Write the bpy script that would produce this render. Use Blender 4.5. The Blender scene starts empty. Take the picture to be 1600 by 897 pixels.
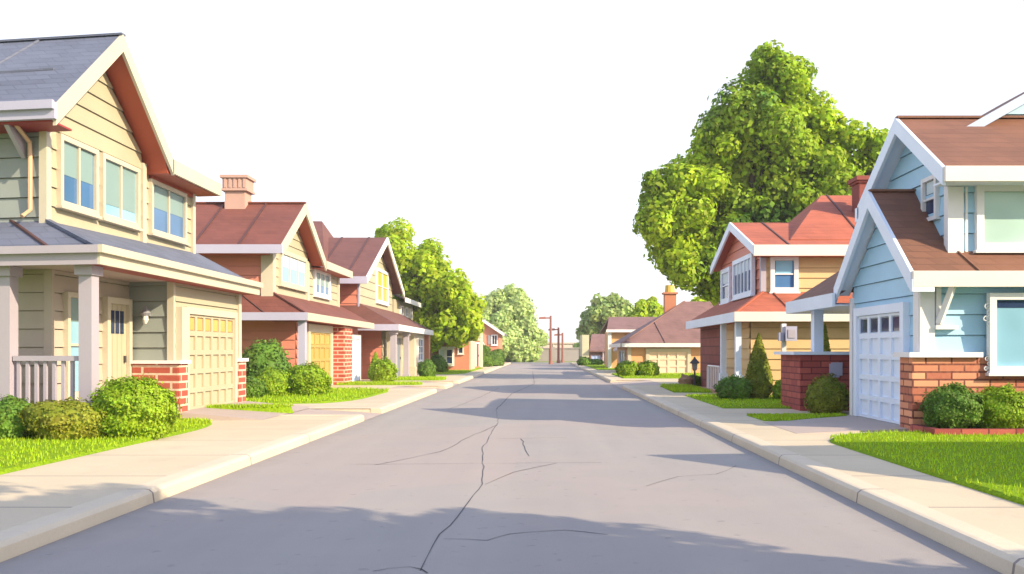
import bpy, math, random
import numpy as np
from mathutils import Vector, noise as mnoise

random.seed(7)
rng = np.random.default_rng(7)
R = math.radians
scene = bpy.context.scene
COL = scene.collection

# ------------------------------------------------------------------ camera numbers
F, H, VX, VY = 1400.0, 1.45, 850.0, 548.0      # focal length in photo pixels, eye height, vanishing point


def at(px, py, Y):
    return ((px - VX) / F * Y, Y, H - (py - VY) / F * Y)


# ------------------------------------------------------------------ materials
MATS = {}


def srgb(r, g, b):
    f = lambda c: (c / 255 / 12.92) if c / 255 <= 0.04045 else ((c / 255 + 0.055) / 1.055) ** 2.4
    return (f(r), f(g), f(b))


def new_mat(name):
    m = bpy.data.materials.new(name)
    m.use_nodes = True
    nt = m.node_tree
    b = nt.nodes['Principled BSDF']
    MATS[name] = m
    return m, nt, b


def N(nt, kind, **kw):
    n = nt.nodes.new(kind)
    for k, v in kw.items():
        setattr(n, k, v)
    return n


def mixc(nt, fac, a, b, mode='MIX'):
    n = N(nt, 'ShaderNodeMix', data_type='RGBA', blend_type=mode)
    for i, v in ((0, fac), (6, a), (7, b)):
        if hasattr(v, 'is_output') or isinstance(v, bpy.types.NodeSocket):
            nt.links.new(v, n.inputs[i])
        elif i == 0:
            n.inputs[0].default_value = v
        else:
            n.inputs[i].default_value = (*v, 1)
    return n.outputs[2]


def fmath(nt, op, a, b=0.0, clamp=False):
    n = N(nt, 'ShaderNodeMath', operation=op, use_clamp=clamp)
    for i, v in ((0, a), (1, b)):
        if isinstance(v, bpy.types.NodeSocket):
            nt.links.new(v, n.inputs[i])
        else:
            n.inputs[i].default_value = v
    return n.outputs[0]


def objco(nt):
    return N(nt, 'ShaderNodeTexCoord').outputs['Object']


def noisef(nt, co, scale, detail=4, rough=0.55):
    n = N(nt, 'ShaderNodeTexNoise')
    n.inputs['Scale'].default_value = scale
    n.inputs['Detail'].default_value = detail
    n.inputs['Roughness'].default_value = rough
    nt.links.new(co, n.inputs['Vector'])
    return n.outputs['Fac']


def ramp(nt, fac, lo, hi):
    n = N(nt, 'ShaderNodeMapRange')
    nt.links.new(fac, n.inputs[0])
    n.inputs[1].default_value = lo
    n.inputs[2].default_value = hi
    return n.outputs[0]


def bump(nt, b, h, strength=0.3, dist=0.02):
    n = N(nt, 'ShaderNodeBump')
    n.inputs['Strength'].default_value = strength
    n.inputs['Distance'].default_value = dist
    nt.links.new(h, n.inputs['Height'])
    nt.links.new(n.outputs[0], b.inputs['Normal'])


def paint(name, c, rough=0.55, var=0.12, scale=1.4, bmp=0.08):
    """painted or plain surface with slight wear"""
    m, nt, b = new_mat(name)
    co = objco(nt)
    big = ramp(nt, noisef(nt, co, scale, 5), 0.3, 0.7)
    fine = noisef(nt, co, scale * 22, 3)
    dk = tuple(x * (1 - var) for x in c)
    col = mixc(nt, big, dk, c)
    col = mixc(nt, ramp(nt, fine, 0.25, 0.6), tuple(x * (1 - var * 0.6) for x in c), col)
    nt.links.new(col, b.inputs['Base Color'])
    b.inputs['Roughness'].default_value = rough
    if bmp:
        bump(nt, b, fine, bmp, 0.01)
    return m


def brick(name, c1, c2, mortar, bw=0.42, bh=0.125, ms=0.012, bias=0.0):
    m, nt, b = new_mat(name)
    co = objco(nt)
    sx = N(nt, 'ShaderNodeSeparateXYZ')
    nt.links.new(co, sx.inputs[0])
    cx = N(nt, 'ShaderNodeCombineXYZ')
    nt.links.new(fmath(nt, 'ADD', sx.outputs[0], sx.outputs[1]), cx.inputs[0])
    nt.links.new(sx.outputs[2], cx.inputs[1])
    bt = N(nt, 'ShaderNodeTexBrick')
    nt.links.new(cx.outputs[0], bt.inputs['Vector'])
    bt.inputs['Color1'].default_value = (*c1, 1)
    bt.inputs['Color2'].default_value = (*c2, 1)
    bt.inputs['Mortar'].default_value = (*mortar, 1)
    bt.inputs['Scale'].default_value = 1
    bt.inputs['Mortar Size'].default_value = ms
    bt.inputs['Mortar Smooth'].default_value = 0.15
    bt.inputs['Bias'].default_value = bias
    bt.inputs['Brick Width'].default_value = bw
    bt.inputs['Row Height'].default_value = bh
    nz = noisef(nt, co, 14, 4)
    col = mixc(nt, ramp(nt, nz, 0.3, 0.75), bt.outputs['Color'], tuple(x * 0.75 for x in c1))
    col = mixc(nt, 0.65, col, bt.outputs['Color'])
    nt.links.new(col, b.inputs['Base Color'])
    b.inputs['Roughness'].default_value = 0.8
    inv = fmath(nt, 'SUBTRACT', 1.0, bt.outputs['Fac'])
    h = fmath(nt, 'ADD', inv, fmath(nt, 'MULTIPLY', nz, 0.25))
    bump(nt, b, h, 0.6, 0.015)
    return m


def shingle(name, c, var=0.3):
    m, nt, b = new_mat(name)
    co = objco(nt)
    sx = N(nt, 'ShaderNodeSeparateXYZ')
    nt.links.new(co, sx.inputs[0])
    cx = N(nt, 'ShaderNodeCombineXYZ')
    nt.links.new(fmath(nt, 'ADD', sx.outputs[0], sx.outputs[1]), cx.inputs[0])
    nt.links.new(sx.outputs[2], cx.inputs[1])
    bt = N(nt, 'ShaderNodeTexBrick')
    nt.links.new(cx.outputs[0], bt.inputs['Vector'])
    bt.inputs['Color1'].default_value = (*c, 1)
    bt.inputs['Color2'].default_value = (*[x * (1 - var) for x in c], 1)
    bt.inputs['Mortar'].default_value = (*[x * 0.5 for x in c], 1)
    bt.inputs['Scale'].default_value = 1
    bt.inputs['Mortar Size'].default_value = 0.008
    bt.inputs['Mortar Smooth'].default_value = 0.4
    bt.inputs['Brick Width'].default_value = 0.34
    bt.inputs['Row Height'].default_value = 0.12
    nz = noisef(nt, co, 0.9, 5)
    fine = noisef(nt, co, 60, 2)
    col = mixc(nt, ramp(nt, nz, 0.3, 0.75), bt.outputs['Color'], tuple(min(1, x * 1.18) for x in c))
    col = mixc(nt, fmath(nt, 'MULTIPLY', ramp(nt, fine, 0.35, 0.75), 0.35), col, tuple(x * 0.7 for x in c))
    nt.links.new(col, b.inputs['Base Color'])
    b.inputs['Roughness'].default_value = 0.75
    inv = fmath(nt, 'SUBTRACT', 1.0, bt.outputs['Fac'])
    bump(nt, b, inv, 0.5, 0.012)
    return m


def glass(name, c, rough=0.06):
    m, nt, b = new_mat(name)
    co = objco(nt)
    nz = noisef(nt, co, 0.7, 2)
    col = mixc(nt, ramp(nt, nz, 0.35, 0.65), c, tuple(min(1, x * 1.35) for x in c))
    nt.links.new(col, b.inputs['Base Color'])
    b.inputs['Roughness'].default_value = rough
    b.inputs['IOR'].default_value = 1.5
    bump(nt, b, nz, 0.02, 0.02)
    return m


def leafmat(name, c, c2=None, trans=0.35, clump=1.2):
    """leaf colour differing by leaf and by spray, with light passing through"""
    m, nt, b = new_mat(name)
    geo = N(nt, 'ShaderNodeNewGeometry')
    co = objco(nt)
    c2 = c2 or (c[0] * 0.5, c[1] * 0.62, c[2] * 0.8)
    nz = ramp(nt, noisef(nt, co, clump, 3), 0.35, 0.65)
    col = mixc(nt, nz, c2, c)
    rnd = geo.outputs['Random Per Island']
    hsv = N(nt, 'ShaderNodeHueSaturation')
    nt.links.new(col, hsv.inputs['Color'])
    nt.links.new(fmath(nt, 'ADD', fmath(nt, 'MULTIPLY', rnd, 0.7), 0.65), hsv.inputs['Value'])
    nt.links.new(fmath(nt, 'ADD', fmath(nt, 'MULTIPLY', rnd, 0.03), 0.485), hsv.inputs['Hue'])
    nt.links.new(hsv.outputs[0], b.inputs['Base Color'])
    b.inputs['Roughness'].default_value = 0.6
    b.inputs['Specular IOR Level'].default_value = 0.25
    tr = N(nt, 'ShaderNodeBsdfTranslucent')
    nt.links.new(hsv.outputs[0], tr.inputs['Color'])
    mx = N(nt, 'ShaderNodeMixShader')
    mx.inputs[0].default_value = trans
    nt.links.new(b.outputs[0], mx.inputs[1])
    nt.links.new(tr.outputs[0], mx.inputs[2])
    nt.links.new(mx.outputs[0], nt.nodes['Material Output'].inputs['Surface'])
    return m


def ground_mats():
    # worn asphalt
    m, nt, b = new_mat('asphalt')
    co = objco(nt)
    c = (0.30, 0.281, 0.262)
    big = ramp(nt, noisef(nt, co, 0.16, 5), 0.35, 0.65)
    mid = ramp(nt, noisef(nt, co, 1.1, 6), 0.3, 0.7)
    fine = noisef(nt, co, 90, 3, 0.7)
    col = mixc(nt, big, c, (0.338, 0.284, 0.265))
    col = mixc(nt, fmath(nt, 'MULTIPLY', mid, 0.4), col, (0.235, 0.228, 0.228))
    col = mixc(nt, fmath(nt, 'MULTIPLY', ramp(nt, fine, 0.42, 0.72), 0.32), col, (0.15, 0.145, 0.145))
    # wheel tracks run along the street; grit and leaf dirt gather against the kerbs
    mp = N(nt, 'ShaderNodeMapping')
    mp.inputs['Scale'].default_value = (1.3, 0.05, 1)
    nt.links.new(co, mp.inputs['Vector'])
    trk = ramp(nt, noisef(nt, mp.outputs[0], 1.0, 3), 0.42, 0.68)
    col = mixc(nt, fmath(nt, 'MULTIPLY', trk, 0.35), col, (0.35, 0.318, 0.29))
    vo = N(nt, 'ShaderNodeTexVoronoi')
    vo.inputs['Scale'].default_value = 0.17
    nt.links.new(co, vo.inputs['Vector'])
    sv = N(nt, 'ShaderNodeSeparateColor')
    nt.links.new(vo.outputs['Color'], sv.inputs[0])
    col = mixc(nt, fmath(nt, 'MULTIPLY', ramp(nt, sv.outputs[0], 0.55, 0.75), 0.28), col, (0.355, 0.275, 0.255))
    sx = N(nt, 'ShaderNodeSeparateXYZ')
    nt.links.new(co, sx.inputs[0])
    ed = fmath(nt, 'ABSOLUTE', fmath(nt, 'ADD', sx.outputs[0], 0.37))
    ed = fmath(nt, 'ADD', ed, fmath(nt, 'MULTIPLY', noisef(nt, co, 2.5, 4), 0.5))
    col = mixc(nt, fmath(nt, 'MULTIPLY', ramp(nt, ed, 3.25, 3.75), 0.45), col, (0.15, 0.135, 0.125))
    sp = ramp(nt, noisef(nt, co, 7.0, 2), 0.66, 0.72)
    col = mixc(nt, fmath(nt, 'MULTIPLY', sp, 0.35), col, (0.14, 0.135, 0.14))
    nt.links.new(col, b.inputs['Base Color'])
    b.inputs['Roughness'].default_value = 0.85
    bump(nt, b, fine, 0.35, 0.012)
    # pale concrete with tooled joints across the walk
    for nm, cc, jt in (('concrete', (0.58, 0.485, 0.345), 1.9), ('kerb_concrete', (0.62, 0.53, 0.40), 2.85),
                       ('drive_concrete', (0.42, 0.345, 0.31), 0)):
        m, nt, b = new_mat(nm)
        co = objco(nt)
        sx = N(nt, 'ShaderNodeSeparateXYZ')
        nt.links.new(co, sx.inputs[0])
        big = ramp(nt, noisef(nt, co, 0.5, 6), 0.3, 0.7)
        fine = noisef(nt, co, 55, 3, 0.65)
        col = mixc(nt, big, tuple(x * 0.82 for x in cc), cc)
        col = mixc(nt, fmath(nt, 'MULTIPLY', ramp(nt, fine, 0.45, 0.75), 0.3), col, tuple(x * 0.7 for x in cc))
        h = fmath(nt, 'MULTIPLY', fine, 0.2)
        if jt:
            fr = fmath(nt, 'FRACT', fmath(nt, 'DIVIDE', sx.outputs[1], jt))
            ln = fmath(nt, 'LESS_THAN', fr, 0.03 / jt)
            st = ramp(nt, noisef(nt, co, 1.7, 6, 0.7), 0.56, 0.72)
            col = mixc(nt, fmath(nt, 'MULTIPLY', st, 0.22), col, (0.30, 0.24, 0.19))
            col = mixc(nt, fmath(nt, 'MULTIPLY', ln, 0.8), col, (0.14, 0.115, 0.12))
            h = fmath(nt, 'SUBTRACT', h, ln)
        nt.links.new(col, b.inputs['Base Color'])
        b.inputs['Roughness'].default_value = 0.8
        bump(nt, b, h, 0.3, 0.012)
    # turf
    m, nt, b = new_mat('turf')
    co = objco(nt)
    big = ramp(nt, noisef(nt, co, 0.35, 5), 0.3, 0.7)
    fine = noisef(nt, co, 26, 4, 0.7)
    col = mixc(nt, big, (0.20, 0.325, 0.010), (0.29, 0.42, 0.012))
    col = mixc(nt, ramp(nt, fine, 0.35, 0.7), (0.12, 0.215, 0.008), col)
    nt.links.new(col, b.inputs['Base Color'])
    b.inputs['Roughness'].default_value = 0.9
    b.inputs['Specular IOR Level'].default_value = 0.1
    bump(nt, b, fine, 0.6, 0.04)


ground_mats()
paint('crack_tar', (0.05, 0.05, 0.06), 0.8)
paint('cream_siding', (0.43, 0.39, 0.275), 0.55)
paint('shaded_sage_siding', (0.27, 0.30, 0.285), 0.6)  # grey green stands in for shade on the cream house's camera side
paint('porch_siding', (0.44, 0.38, 0.31), 0.6)
paint('sky_blue_trim', (0.40, 0.50, 0.68), 0.5, 0.1)
paint('roof_seam', (0.085, 0.035, 0.032), 0.6)
paint('cream_trim', (0.54, 0.49, 0.385), 0.5, 0.13, 1.1)
paint('sunlit_white_trim', (0.76, 0.69, 0.61), 0.5, 0.13, 1.1)  # warm tint paints sunlight onto the camera-facing white eaves
paint('white_trim', (0.76, 0.75, 0.76), 0.45, 0.13, 1.1)
paint('mauve_and_shade_trim', (0.40, 0.36, 0.42), 0.5, 0.13, 1.1)  # mauve trim, also the painted shade of the cream porch fascia
paint('lavender_and_shade_trim', (0.42, 0.41, 0.54), 0.5, 0.13, 1.1)  # lavender trim, also shade coloured onto the camera-facing left fascias
paint('shaded_blue_white_trim', (0.72, 0.81, 0.95), 0.45, 0.13, 1.1)  # blue tint paints shade onto white trim on the street side
paint('red_soffit', (0.40, 0.085, 0.045), 0.6)
paint('dark_red_soffit', (0.30, 0.035, 0.035), 0.6)
paint('salmon_siding', (0.62, 0.225, 0.16), 0.6)
paint('coral_wall', (0.56, 0.225, 0.145), 0.7)
paint('yellow_siding', (0.62, 0.42, 0.20), 0.55)
paint('orange_wall', (0.62, 0.34, 0.16), 0.65)
paint('blue_siding', (0.36, 0.60, 0.78), 0.5)
paint('olive_wall', (0.52, 0.50, 0.34), 0.7)
paint('brown_wall', (0.24, 0.145, 0.13), 0.7)
paint('garage_cream', (0.46, 0.40, 0.28), 0.5, 0.08)
paint('garage_gold', (0.44, 0.315, 0.09), 0.5, 0.08)
paint('garage_white', (0.70, 0.80, 0.94), 0.45, 0.07)
paint('garage_peach', (0.74, 0.57, 0.44), 0.5, 0.08)
paint('shutter_blue', (0.36, 0.46, 0.70), 0.5)
paint('door_cream', (0.46, 0.41, 0.29), 0.5, 0.08)
paint('door_red', (0.22, 0.03, 0.025), 0.45)
paint('door_slate', (0.16, 0.20, 0.27), 0.45)
paint('awning_pink', (0.62, 0.09, 0.13), 0.7)
paint('porch_stone', (0.42, 0.33, 0.31), 0.75)
paint('pink_step', (0.56, 0.26, 0.22), 0.75)
paint('chimney_stone', (0.47, 0.30, 0.25), 0.75)
paint('chimney_red', (0.22, 0.045, 0.035), 0.75)
paint('chimney_orange', (0.48, 0.19, 0.11), 0.75)
paint('chimney_pot', (0.66, 0.45, 0.08), 0.6)
paint('tan_metal', (0.55, 0.36, 0.22), 0.4)
paint('dark_metal', (0.05, 0.045, 0.055), 0.4)
paint('rust_metal', (0.27, 0.10, 0.075), 0.55)
paint('grey_metal', (0.24, 0.24, 0.27), 0.4)
paint('stone_brown', (0.36, 0.22, 0.13), 0.85, 0.3, 6)
paint('field_stone', (0.55, 0.49, 0.36), 0.85, 0.35, 5)
paint('far_wall_paint', (0.33, 0.29, 0.31), 0.8)
paint('far_parapet_paint', (0.60, 0.48, 0.46), 0.8)
paint('bark', (0.10, 0.075, 0.045), 0.9, 0.4, 5, 0.5)
paint('green_bark', (0.085, 0.10, 0.03), 0.9, 0.4, 5, 0.5)
paint('pale_bark', (0.22, 0.24, 0.12), 0.9, 0.3, 5, 0.3)
paint('soil', (0.07, 0.045, 0.03), 0.95, 0.4, 9, 0.6)
paint('lamp_glass', (0.72, 0.70, 0.62), 0.2)
brick('brick_red', (0.80, 0.37, 0.20), (0.30, 0.055, 0.035), (0.10, 0.012, 0.012), 0.42, 0.125, 0.016, 0.0)
brick('brick_dark', (0.30, 0.05, 0.045), (0.48, 0.11, 0.08), (0.13, 0.016, 0.022), 0.42, 0.14, 0.014, -0.1)
brick('brick_pale_joint', (0.33, 0.06, 0.04), (0.42, 0.10, 0.06), (0.66, 0.52, 0.40), 0.5, 0.15, 0.022, 0.0)
brick('brick_brown', (0.22, 0.055, 0.045), (0.27, 0.07, 0.055), (0.075, 0.018, 0.02), 0.75, 0.30, 0.014, 0.0)
shingle('roof_slate', (0.115, 0.132, 0.19))
shingle('roof_red', (0.165, 0.052, 0.038))
shingle('roof_plum', (0.145, 0.056, 0.048))
shingle('roof_orange', (0.37, 0.10, 0.055))
shingle('roof_brown', (0.18, 0.078, 0.048))
shingle('roof_dull', (0.21, 0.115, 0.105))
shingle('roof_grey', (0.17, 0.16, 0.20))
glass('glass_blue', (0.055, 0.13, 0.27))
glass('glass_sky', (0.19, 0.36, 0.47))
glass('glass_dark', (0.02, 0.035, 0.085))
glass('glass_teal', (0.33, 0.47, 0.43), 0.12)
glass('glass_amber', (0.62, 0.36, 0.10), 0.2)
glass('glass_olive', (0.42, 0.40, 0.05), 0.2)
paint('blind', (0.20, 0.30, 0.295), 0.35, 0.06)
paint('curtain', (0.55, 0.66, 0.72), 0.6, 0.08)
leafmat('leaf_oak', (0.46, 0.60, 0.025), (0.10, 0.22, 0.025), 0.42, 0.2)  # broad dark patches colour in the crown's light and shaded clumps
leafmat('leaf_lime', (0.53, 0.66, 0.04), (0.37, 0.51, 0.03), 0.5, 0.5)
leafmat('leaf_hazed', (0.56, 0.68, 0.28), (0.46, 0.59, 0.22), 0.5, 0.5)  # distance haze mixed into the leaf colour
leafmat('leaf_far', (0.42, 0.53, 0.17), (0.27, 0.38, 0.13), 0.45, 0.4)
leafmat('leaf_shrub', (0.31, 0.44, 0.022), (0.20, 0.32, 0.018), 0.3, 1.5)
leafmat('leaf_dark_shrub', (0.15, 0.26, 0.03), (0.09, 0.175, 0.026), 0.25, 1.5)
leafmat('leaf_olive_shrub', (0.27, 0.28, 0.025), (0.15, 0.185, 0.017), 0.25, 1.5)
leafmat('grass_blade', (0.42, 0.58, 0.02), (0.32, 0.48, 0.016), 0.4, 0.5)
M = MATS


# ------------------------------------------------------------------ mesh builder
class MB:
    """collects shapes and links them as ONE mesh object"""

    def __init__(self, T=None):
        self.v, self.f, self.mi = [], [], []
        self.T = T or (lambda a, b, c: (a, b, c))
        self.m = 0

    def pt(self, p):
        self.v.append(self.T(*p))
        return len(self.v) - 1

    def poly(self, pts):
        self.f.append([self.pt(p) for p in pts])
        self.mi.append(self.m)

    def prism(self, a, b):
        """closed solid between two matching polygons"""
        n = len(a)
        ia = [self.pt(p) for p in a]
        ib = [self.pt(p) for p in b]
        self.f.append(ia[::-1]); self.f.append(ib)
        self.mi += [self.m, self.m]
        for i in range(n):
            j = (i + 1) % n
            self.f.append([ia[i], ia[j], ib[j], ib[i]])
            self.mi.append(self.m)
        return self

    def box(self, x0, x1, y0, y1, z0, z1):
        a = [(x0, y0, z0), (x1, y0, z0), (x1, y1, z0), (x0, y1, z0)]
        return self.prism(a, [(p[0], p[1], z1) for p in a])

    def slab(self, pts, t):
        return self.prism([(p[0], p[1], p[2] - t) for p in pts], pts)

    def ex_d(self, yz, d0, d1):
        return self.prism([(d0, y, z) for y, z in yz], [(d1, y, z) for y, z in yz])

    def ex_y(self, dz, y0, y1):
        return self.prism([(d, y0, z) for d, z in dz], [(d, y1, z) for d, z in dz])

    def fbox(self, face, c, s0, s1, z0, z1, o0, o1):
        """box on a house face: S faces the street (plane d=c), C faces the camera (plane y=c)"""
        if face == 'S':
            return self.box(c - o1, c - o0, s0, s1, z0, z1)
        return self.box(s0, s1, c - o1, c - o0, z0, z1)

    def beam(self, p, q, w, h=None):
        h = h or w
        p, q = Vector(self.T(*p)), Vector(self.T(*q))
        d = (q - p).normalized()
        u = d.cross(Vector((0, 0, 1)))
        u = Vector((1, 0, 0)) if u.length < 1e-3 else u.normalized()
        k = u.cross(d)
        T, self.T = self.T, (lambda a, b, c: (a, b, c))
        cs = [(-1, -1), (1, -1), (1, 1), (-1, 1)]
        self.prism([tuple(p + u * w / 2 * a + k * h / 2 * b) for a, b in cs],
                   [tuple(q + u * w / 2 * a + k * h / 2 * b) for a, b in cs])
        self.T = T
        return self

    def tube(self, pts, rad, n=8):
        P = [Vector(self.T(*p)) for p in pts]
        if not hasattr(rad, '__len__'):
            rad = [rad] * len(P)
        rings = []
        for i, p in enumerate(P):
            d = (P[min(i + 1, len(P) - 1)] - P[max(i - 1, 0)]).normalized()
            u = d.cross(Vector((0.31, 0.2, 0.93)))
            if u.length < 0.05:
                u = d.cross(Vector((1, 0, 0)))
            u.normalize()
            k = d.cross(u)
            r = []
            for j in range(n):
                a = 2 * math.pi * j / n
                self.v.append(tuple(p + (u * math.cos(a) + k * math.sin(a)) * rad[i]))
                r.append(len(self.v) - 1)
            rings.append(r)
        for a, b in zip(rings, rings[1:]):
            for j in range(n):
                self.f.append([a[j], a[(j + 1) % n], b[(j + 1) % n], b[j]])
                self.mi.append(self.m)
        self.f.append(rings[0][::-1]); self.f.append(rings[-1])
        self.mi += [self.m, self.m]
        return self

    def siding(self, face, c, poly, board=0.30, lap=0.035, gap=0.012):
        """lapped boards filling a convex (s, z) polygon"""
        z0 = min(p[1] for p in poly)
        z1 = max(p[1] for p in poly)
        k = math.floor(z0 / board) * board

        def P(s, z, o):
            return (c - o, s, z) if face == 'S' else (s, c - o, z)
        while k < z1 - 1e-4:
            lo, hi = max(k, z0), min(k + board, z1)
            q = clip(clip(poly, lo + (gap if lo > z0 + 1e-4 else 0), 1), hi, -1)
            if len(q) >= 3 and hi - lo > 0.02:
                off = lambda z: 0.006 + lap * (k + board - z) / board
                self.poly([P(s, z, off(z)) for s, z in q])
                zb = min(z for s, z in q)
                ss = [s for s, z in q if z < zb + 1e-4]
                if len(ss) > 1:
                    a, b = min(ss), max(ss)
                    self.poly([P(a, zb, off(zb)), P(b, zb, off(zb)), P(b, zb, -0.02), P(a, zb, -0.02)])
            k += board
        return self

    def build(self, name, mats, parent=None, smooth=False, origin=None, bevel=0):
        base = Vector((0, 0, 0))
        if parent is not None:
            base = parent['_base'] and Vector(parent['_base']) or base
        elif origin is not None:
            base = Vector(origin)
        me = bpy.data.meshes.new(name)
        me.from_pydata([tuple(Vector(p) - base) for p in self.v], [], self.f)
        if not isinstance(mats, (list, tuple)):
            mats = [mats]
        for m in mats:
            me.materials.append(m)
        if len(mats) > 1:
            me.polygons.foreach_set('material_index', self.mi)
        if smooth:
            me.polygons.foreach_set('use_smooth', [True] * len(me.polygons))
        me.update()
        o = bpy.data.objects.new(name, me)
        COL.objects.link(o)
        if parent is not None:
            o.parent = parent
        else:
            o.location = base
        o['_base'] = tuple(base)
        if bevel:
            bv = o.modifiers.new('bevel', 'BEVEL')
            bv.width = bevel; bv.segments = 2; bv.limit_method = 'ANGLE'
        return o


def clip(poly, z, sign):
    out = []
    n = len(poly)
    for i in range(n):
        a, b = poly[i], poly[(i + 1) % n]
        ia, ib = (a[1] - z) * sign >= -1e-9, (b[1] - z) * sign >= -1e-9
        if ia:
            out.append(a)
        if ia != ib:
            t = (z - a[1]) / (b[1] - a[1])
            out.append((a[0] + (b[0] - a[0]) * t, z))
    return out


def thing(name, loc, label, cat, group=None):
    o = bpy.data.objects.new(name, None)
    o.empty_display_size = 0.3
    COL.objects.link(o)
    o.location = loc
    o['_base'] = tuple(loc)
    return tag(o, label, cat, group)


def tag(o, label, cat, group=None, kind=None):
    o['label'] = label
    o['category'] = cat
    if group:
        o['group'] = group
    if kind:
        o['kind'] = kind
    return o


def struct(o, label=None, cat=None):
    o['kind'] = 'structure'
    if label:
        o['label'] = label
        o['category'] = cat
    return o


# ------------------------------------------------------------------ house kit
class House:
    def __init__(self, name, side, d, y, label, skew=0.0, d0=0.0, group='houses along the street'):
        s, c = math.sin(R(skew)), math.cos(R(skew))
        if side < 0:
            self.T = lambda dd, yy, z: (-(d0 + (dd - d0) * c), yy + (dd - d0) * s, z)
        else:
            self.T = lambda dd, yy, z: (d0 + (dd - d0) * c, yy + (dd - d0) * s, z)
        self.root = thing(name, self.T(d, y, 0.10), label, 'house', group)

    def mb(self):
        return MB(self.T)

    def part(self, name, mb, mat, parent=None, label=None, **kw):
        o = mb.build(name, mat, parent or self.root, **kw)
        if label:
            o['label'] = label
        return o

    def window(self, face, c, s0, s1, z0, z1, cols=2, rows=1, trim='white_trim', pane='glass_blue', blind=0.0,
               blind_mat='blind', label=None, base=0.04, cw=0.09, mullion=0.05, sill=True):
        fr = self.mb()
        o0, o1 = base, base + 0.07
        fr.fbox(face, c, s0 - cw, s0, z0 - cw, z1 + cw, o0 - 0.05, o1)
        fr.fbox(face, c, s1, s1 + cw, z0 - cw, z1 + cw, o0 - 0.05, o1)
        fr.fbox(face, c, s0, s1, z1, z1 + cw, o0 - 0.05, o1 - 0.002)
        fr.fbox(face, c, s0, s1, z0 - cw, z0, o0 - 0.05, o1 - 0.002)
        if sill:
            fr.fbox(face, c, s0 - cw - 0.04, s1 + cw + 0.04, z0 - cw - 0.05, z0 - cw - 0.002, o0 - 0.05, o1 + 0.04)
        for i in range(1, cols):
            s = s0 + (s1 - s0) * i / cols
            fr.fbox(face, c, s - mullion / 2, s + mullion / 2, z0, z1, o0 - 0.03, o1 - 0.02)
        for i in range(1, rows):
            z = z0 + (z1 - z0) * i / rows
            fr.fbox(face, c, s0, s1, z - mullion / 2.4, z + mullion / 2.4, o0 - 0.03, o1 - 0.024)
        w = self.part('window', fr, M[trim], label=label)
        p = self.mb().fbox(face, c, s0 + 0.002, s1 - 0.002, z0 + 0.002, z1 - 0.002, o0 - 0.04, o0 + 0.005)
        self.part('pane', p, M[pane], w)
        if blind:
            b = self.mb()
            for i in range(cols):
                a = s0 + (s1 - s0) * i / cols + mullion / 2 + 0.012
                e = s0 + (s1 - s0) * (i + 1) / cols - mullion / 2 - 0.012
                b.fbox(face, c, a, e, z1 - (z1 - z0) * blind, z1 - 0.01, o0, o0 + 0.012)
            self.part('blind', b, M[blind_mat], w)
        return w

    def garage(self, face, c, s0, s1, z0, z1, cols, rows, mat, trim, pane='glass_dark', lights=True, tw=0.14,
               base=0.045, label=None):
        g = self.mb()
        g.fbox(face, c, s0, s1, z0, z1, -0.05, base)
        rw = 0.05
        for i in range(cols + 1):
            s = s0 + (s1 - s0) * i / cols
            g.fbox(face, c, max(s0, s - rw), min(s1, s + rw), z0, z1, base - 0.01, base + 0.045)
        for j in range(rows + 1):
            z = z0 + (z1 - z0) * j / rows
            g.fbox(face, c, s0 + 0.001, s1 - 0.001, max(z0 + 0.001, z - rw), min(z1 - 0.001, z + rw), base - 0.01, base + 0.042)
        d = self.part('garage_door', g, M[mat], label=label)
        if lights:
            zt0, zt1 = z1 - (z1 - z0) / rows + rw + 0.02, z1 - rw - 0.02
            p = self.mb()
            for i in range(cols):
                a = s0 + (s1 - s0) * i / cols + rw + 0.015
                e = s0 + (s1 - s0) * (i + 1) / cols - rw - 0.015
                p.fbox(face, c, a, e, zt0, zt1, base - 0.005, base + 0.02)
            self.part('pane', p, M[pane], d)
        t = self.mb()
        t.fbox(face, c, s0 - tw, s0 - 0.004, z0, z1 + tw, -0.04, base + 0.09)
        t.fbox(face, c, s1 + 0.004, s1 + tw, z0, z1 + tw, -0.04, base + 0.09)
        t.fbox(face, c, s0 - 0.004, s1 + 0.004, z1 + 0.004, z1 + tw, -0.04, base + 0.088)
        self.part('door_frame', t, M[trim])
        return d

    def door(self, face, c, s0, s1, z0, z1, mat, trim, lights=0, pane='glass_dark', base=0.045, label=None, grooves=4):
        g = self.mb()
        n = max(1, grooves)
        for i in range(n):
            a = s0 + (s1 - s0) * i / n
            e = s0 + (s1 - s0) * (i + 1) / n
            g.fbox(face, c, a + 0.006, e - 0.006, z0, z1, -0.03, base + 0.02)
        g.fbox(face, c, s0, s1, z0, z1 - 0.002, -0.03, base + 0.005)
        d = self.part('front_door', g, M[mat], label=label)
        if lights:
            p = self.mb()
            w = (s1 - s0) / (lights + 1)
            for i in range(lights):
                a = s0 + w * (i + 0.62)
                p.fbox(face, c, a, a + w * 0.76, z1 - 0.55, z1 - 0.12, base, base + 0.028)
            self.part('pane', p, M[pane], d)
        k = self.mb()
        zc = z0 + (z1 - z0) * 0.46
        k.fbox(face, c, s1 - 0.12, s1 - 0.07, zc - 0.05, zc + 0.08, base, base + 0.06)
        self.part('handle', k, M['dark_metal'], d)
        t = self.mb()
        t.fbox(face, c, s0 - 0.12, s0 - 0.004, z0, z1 + 0.12, -0.04, base + 0.09)
        t.fbox(face, c, s1 + 0.004, s1 + 0.12, z0, z1 + 0.12, -0.04, base + 0.09)
        t.fbox(face, c, s0 - 0.004, s1 + 0.004, z1 + 0.004, z1 + 0.12, -0.04, base + 0.088)
        self.part('door_frame', t, M[trim])
        return d

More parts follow.
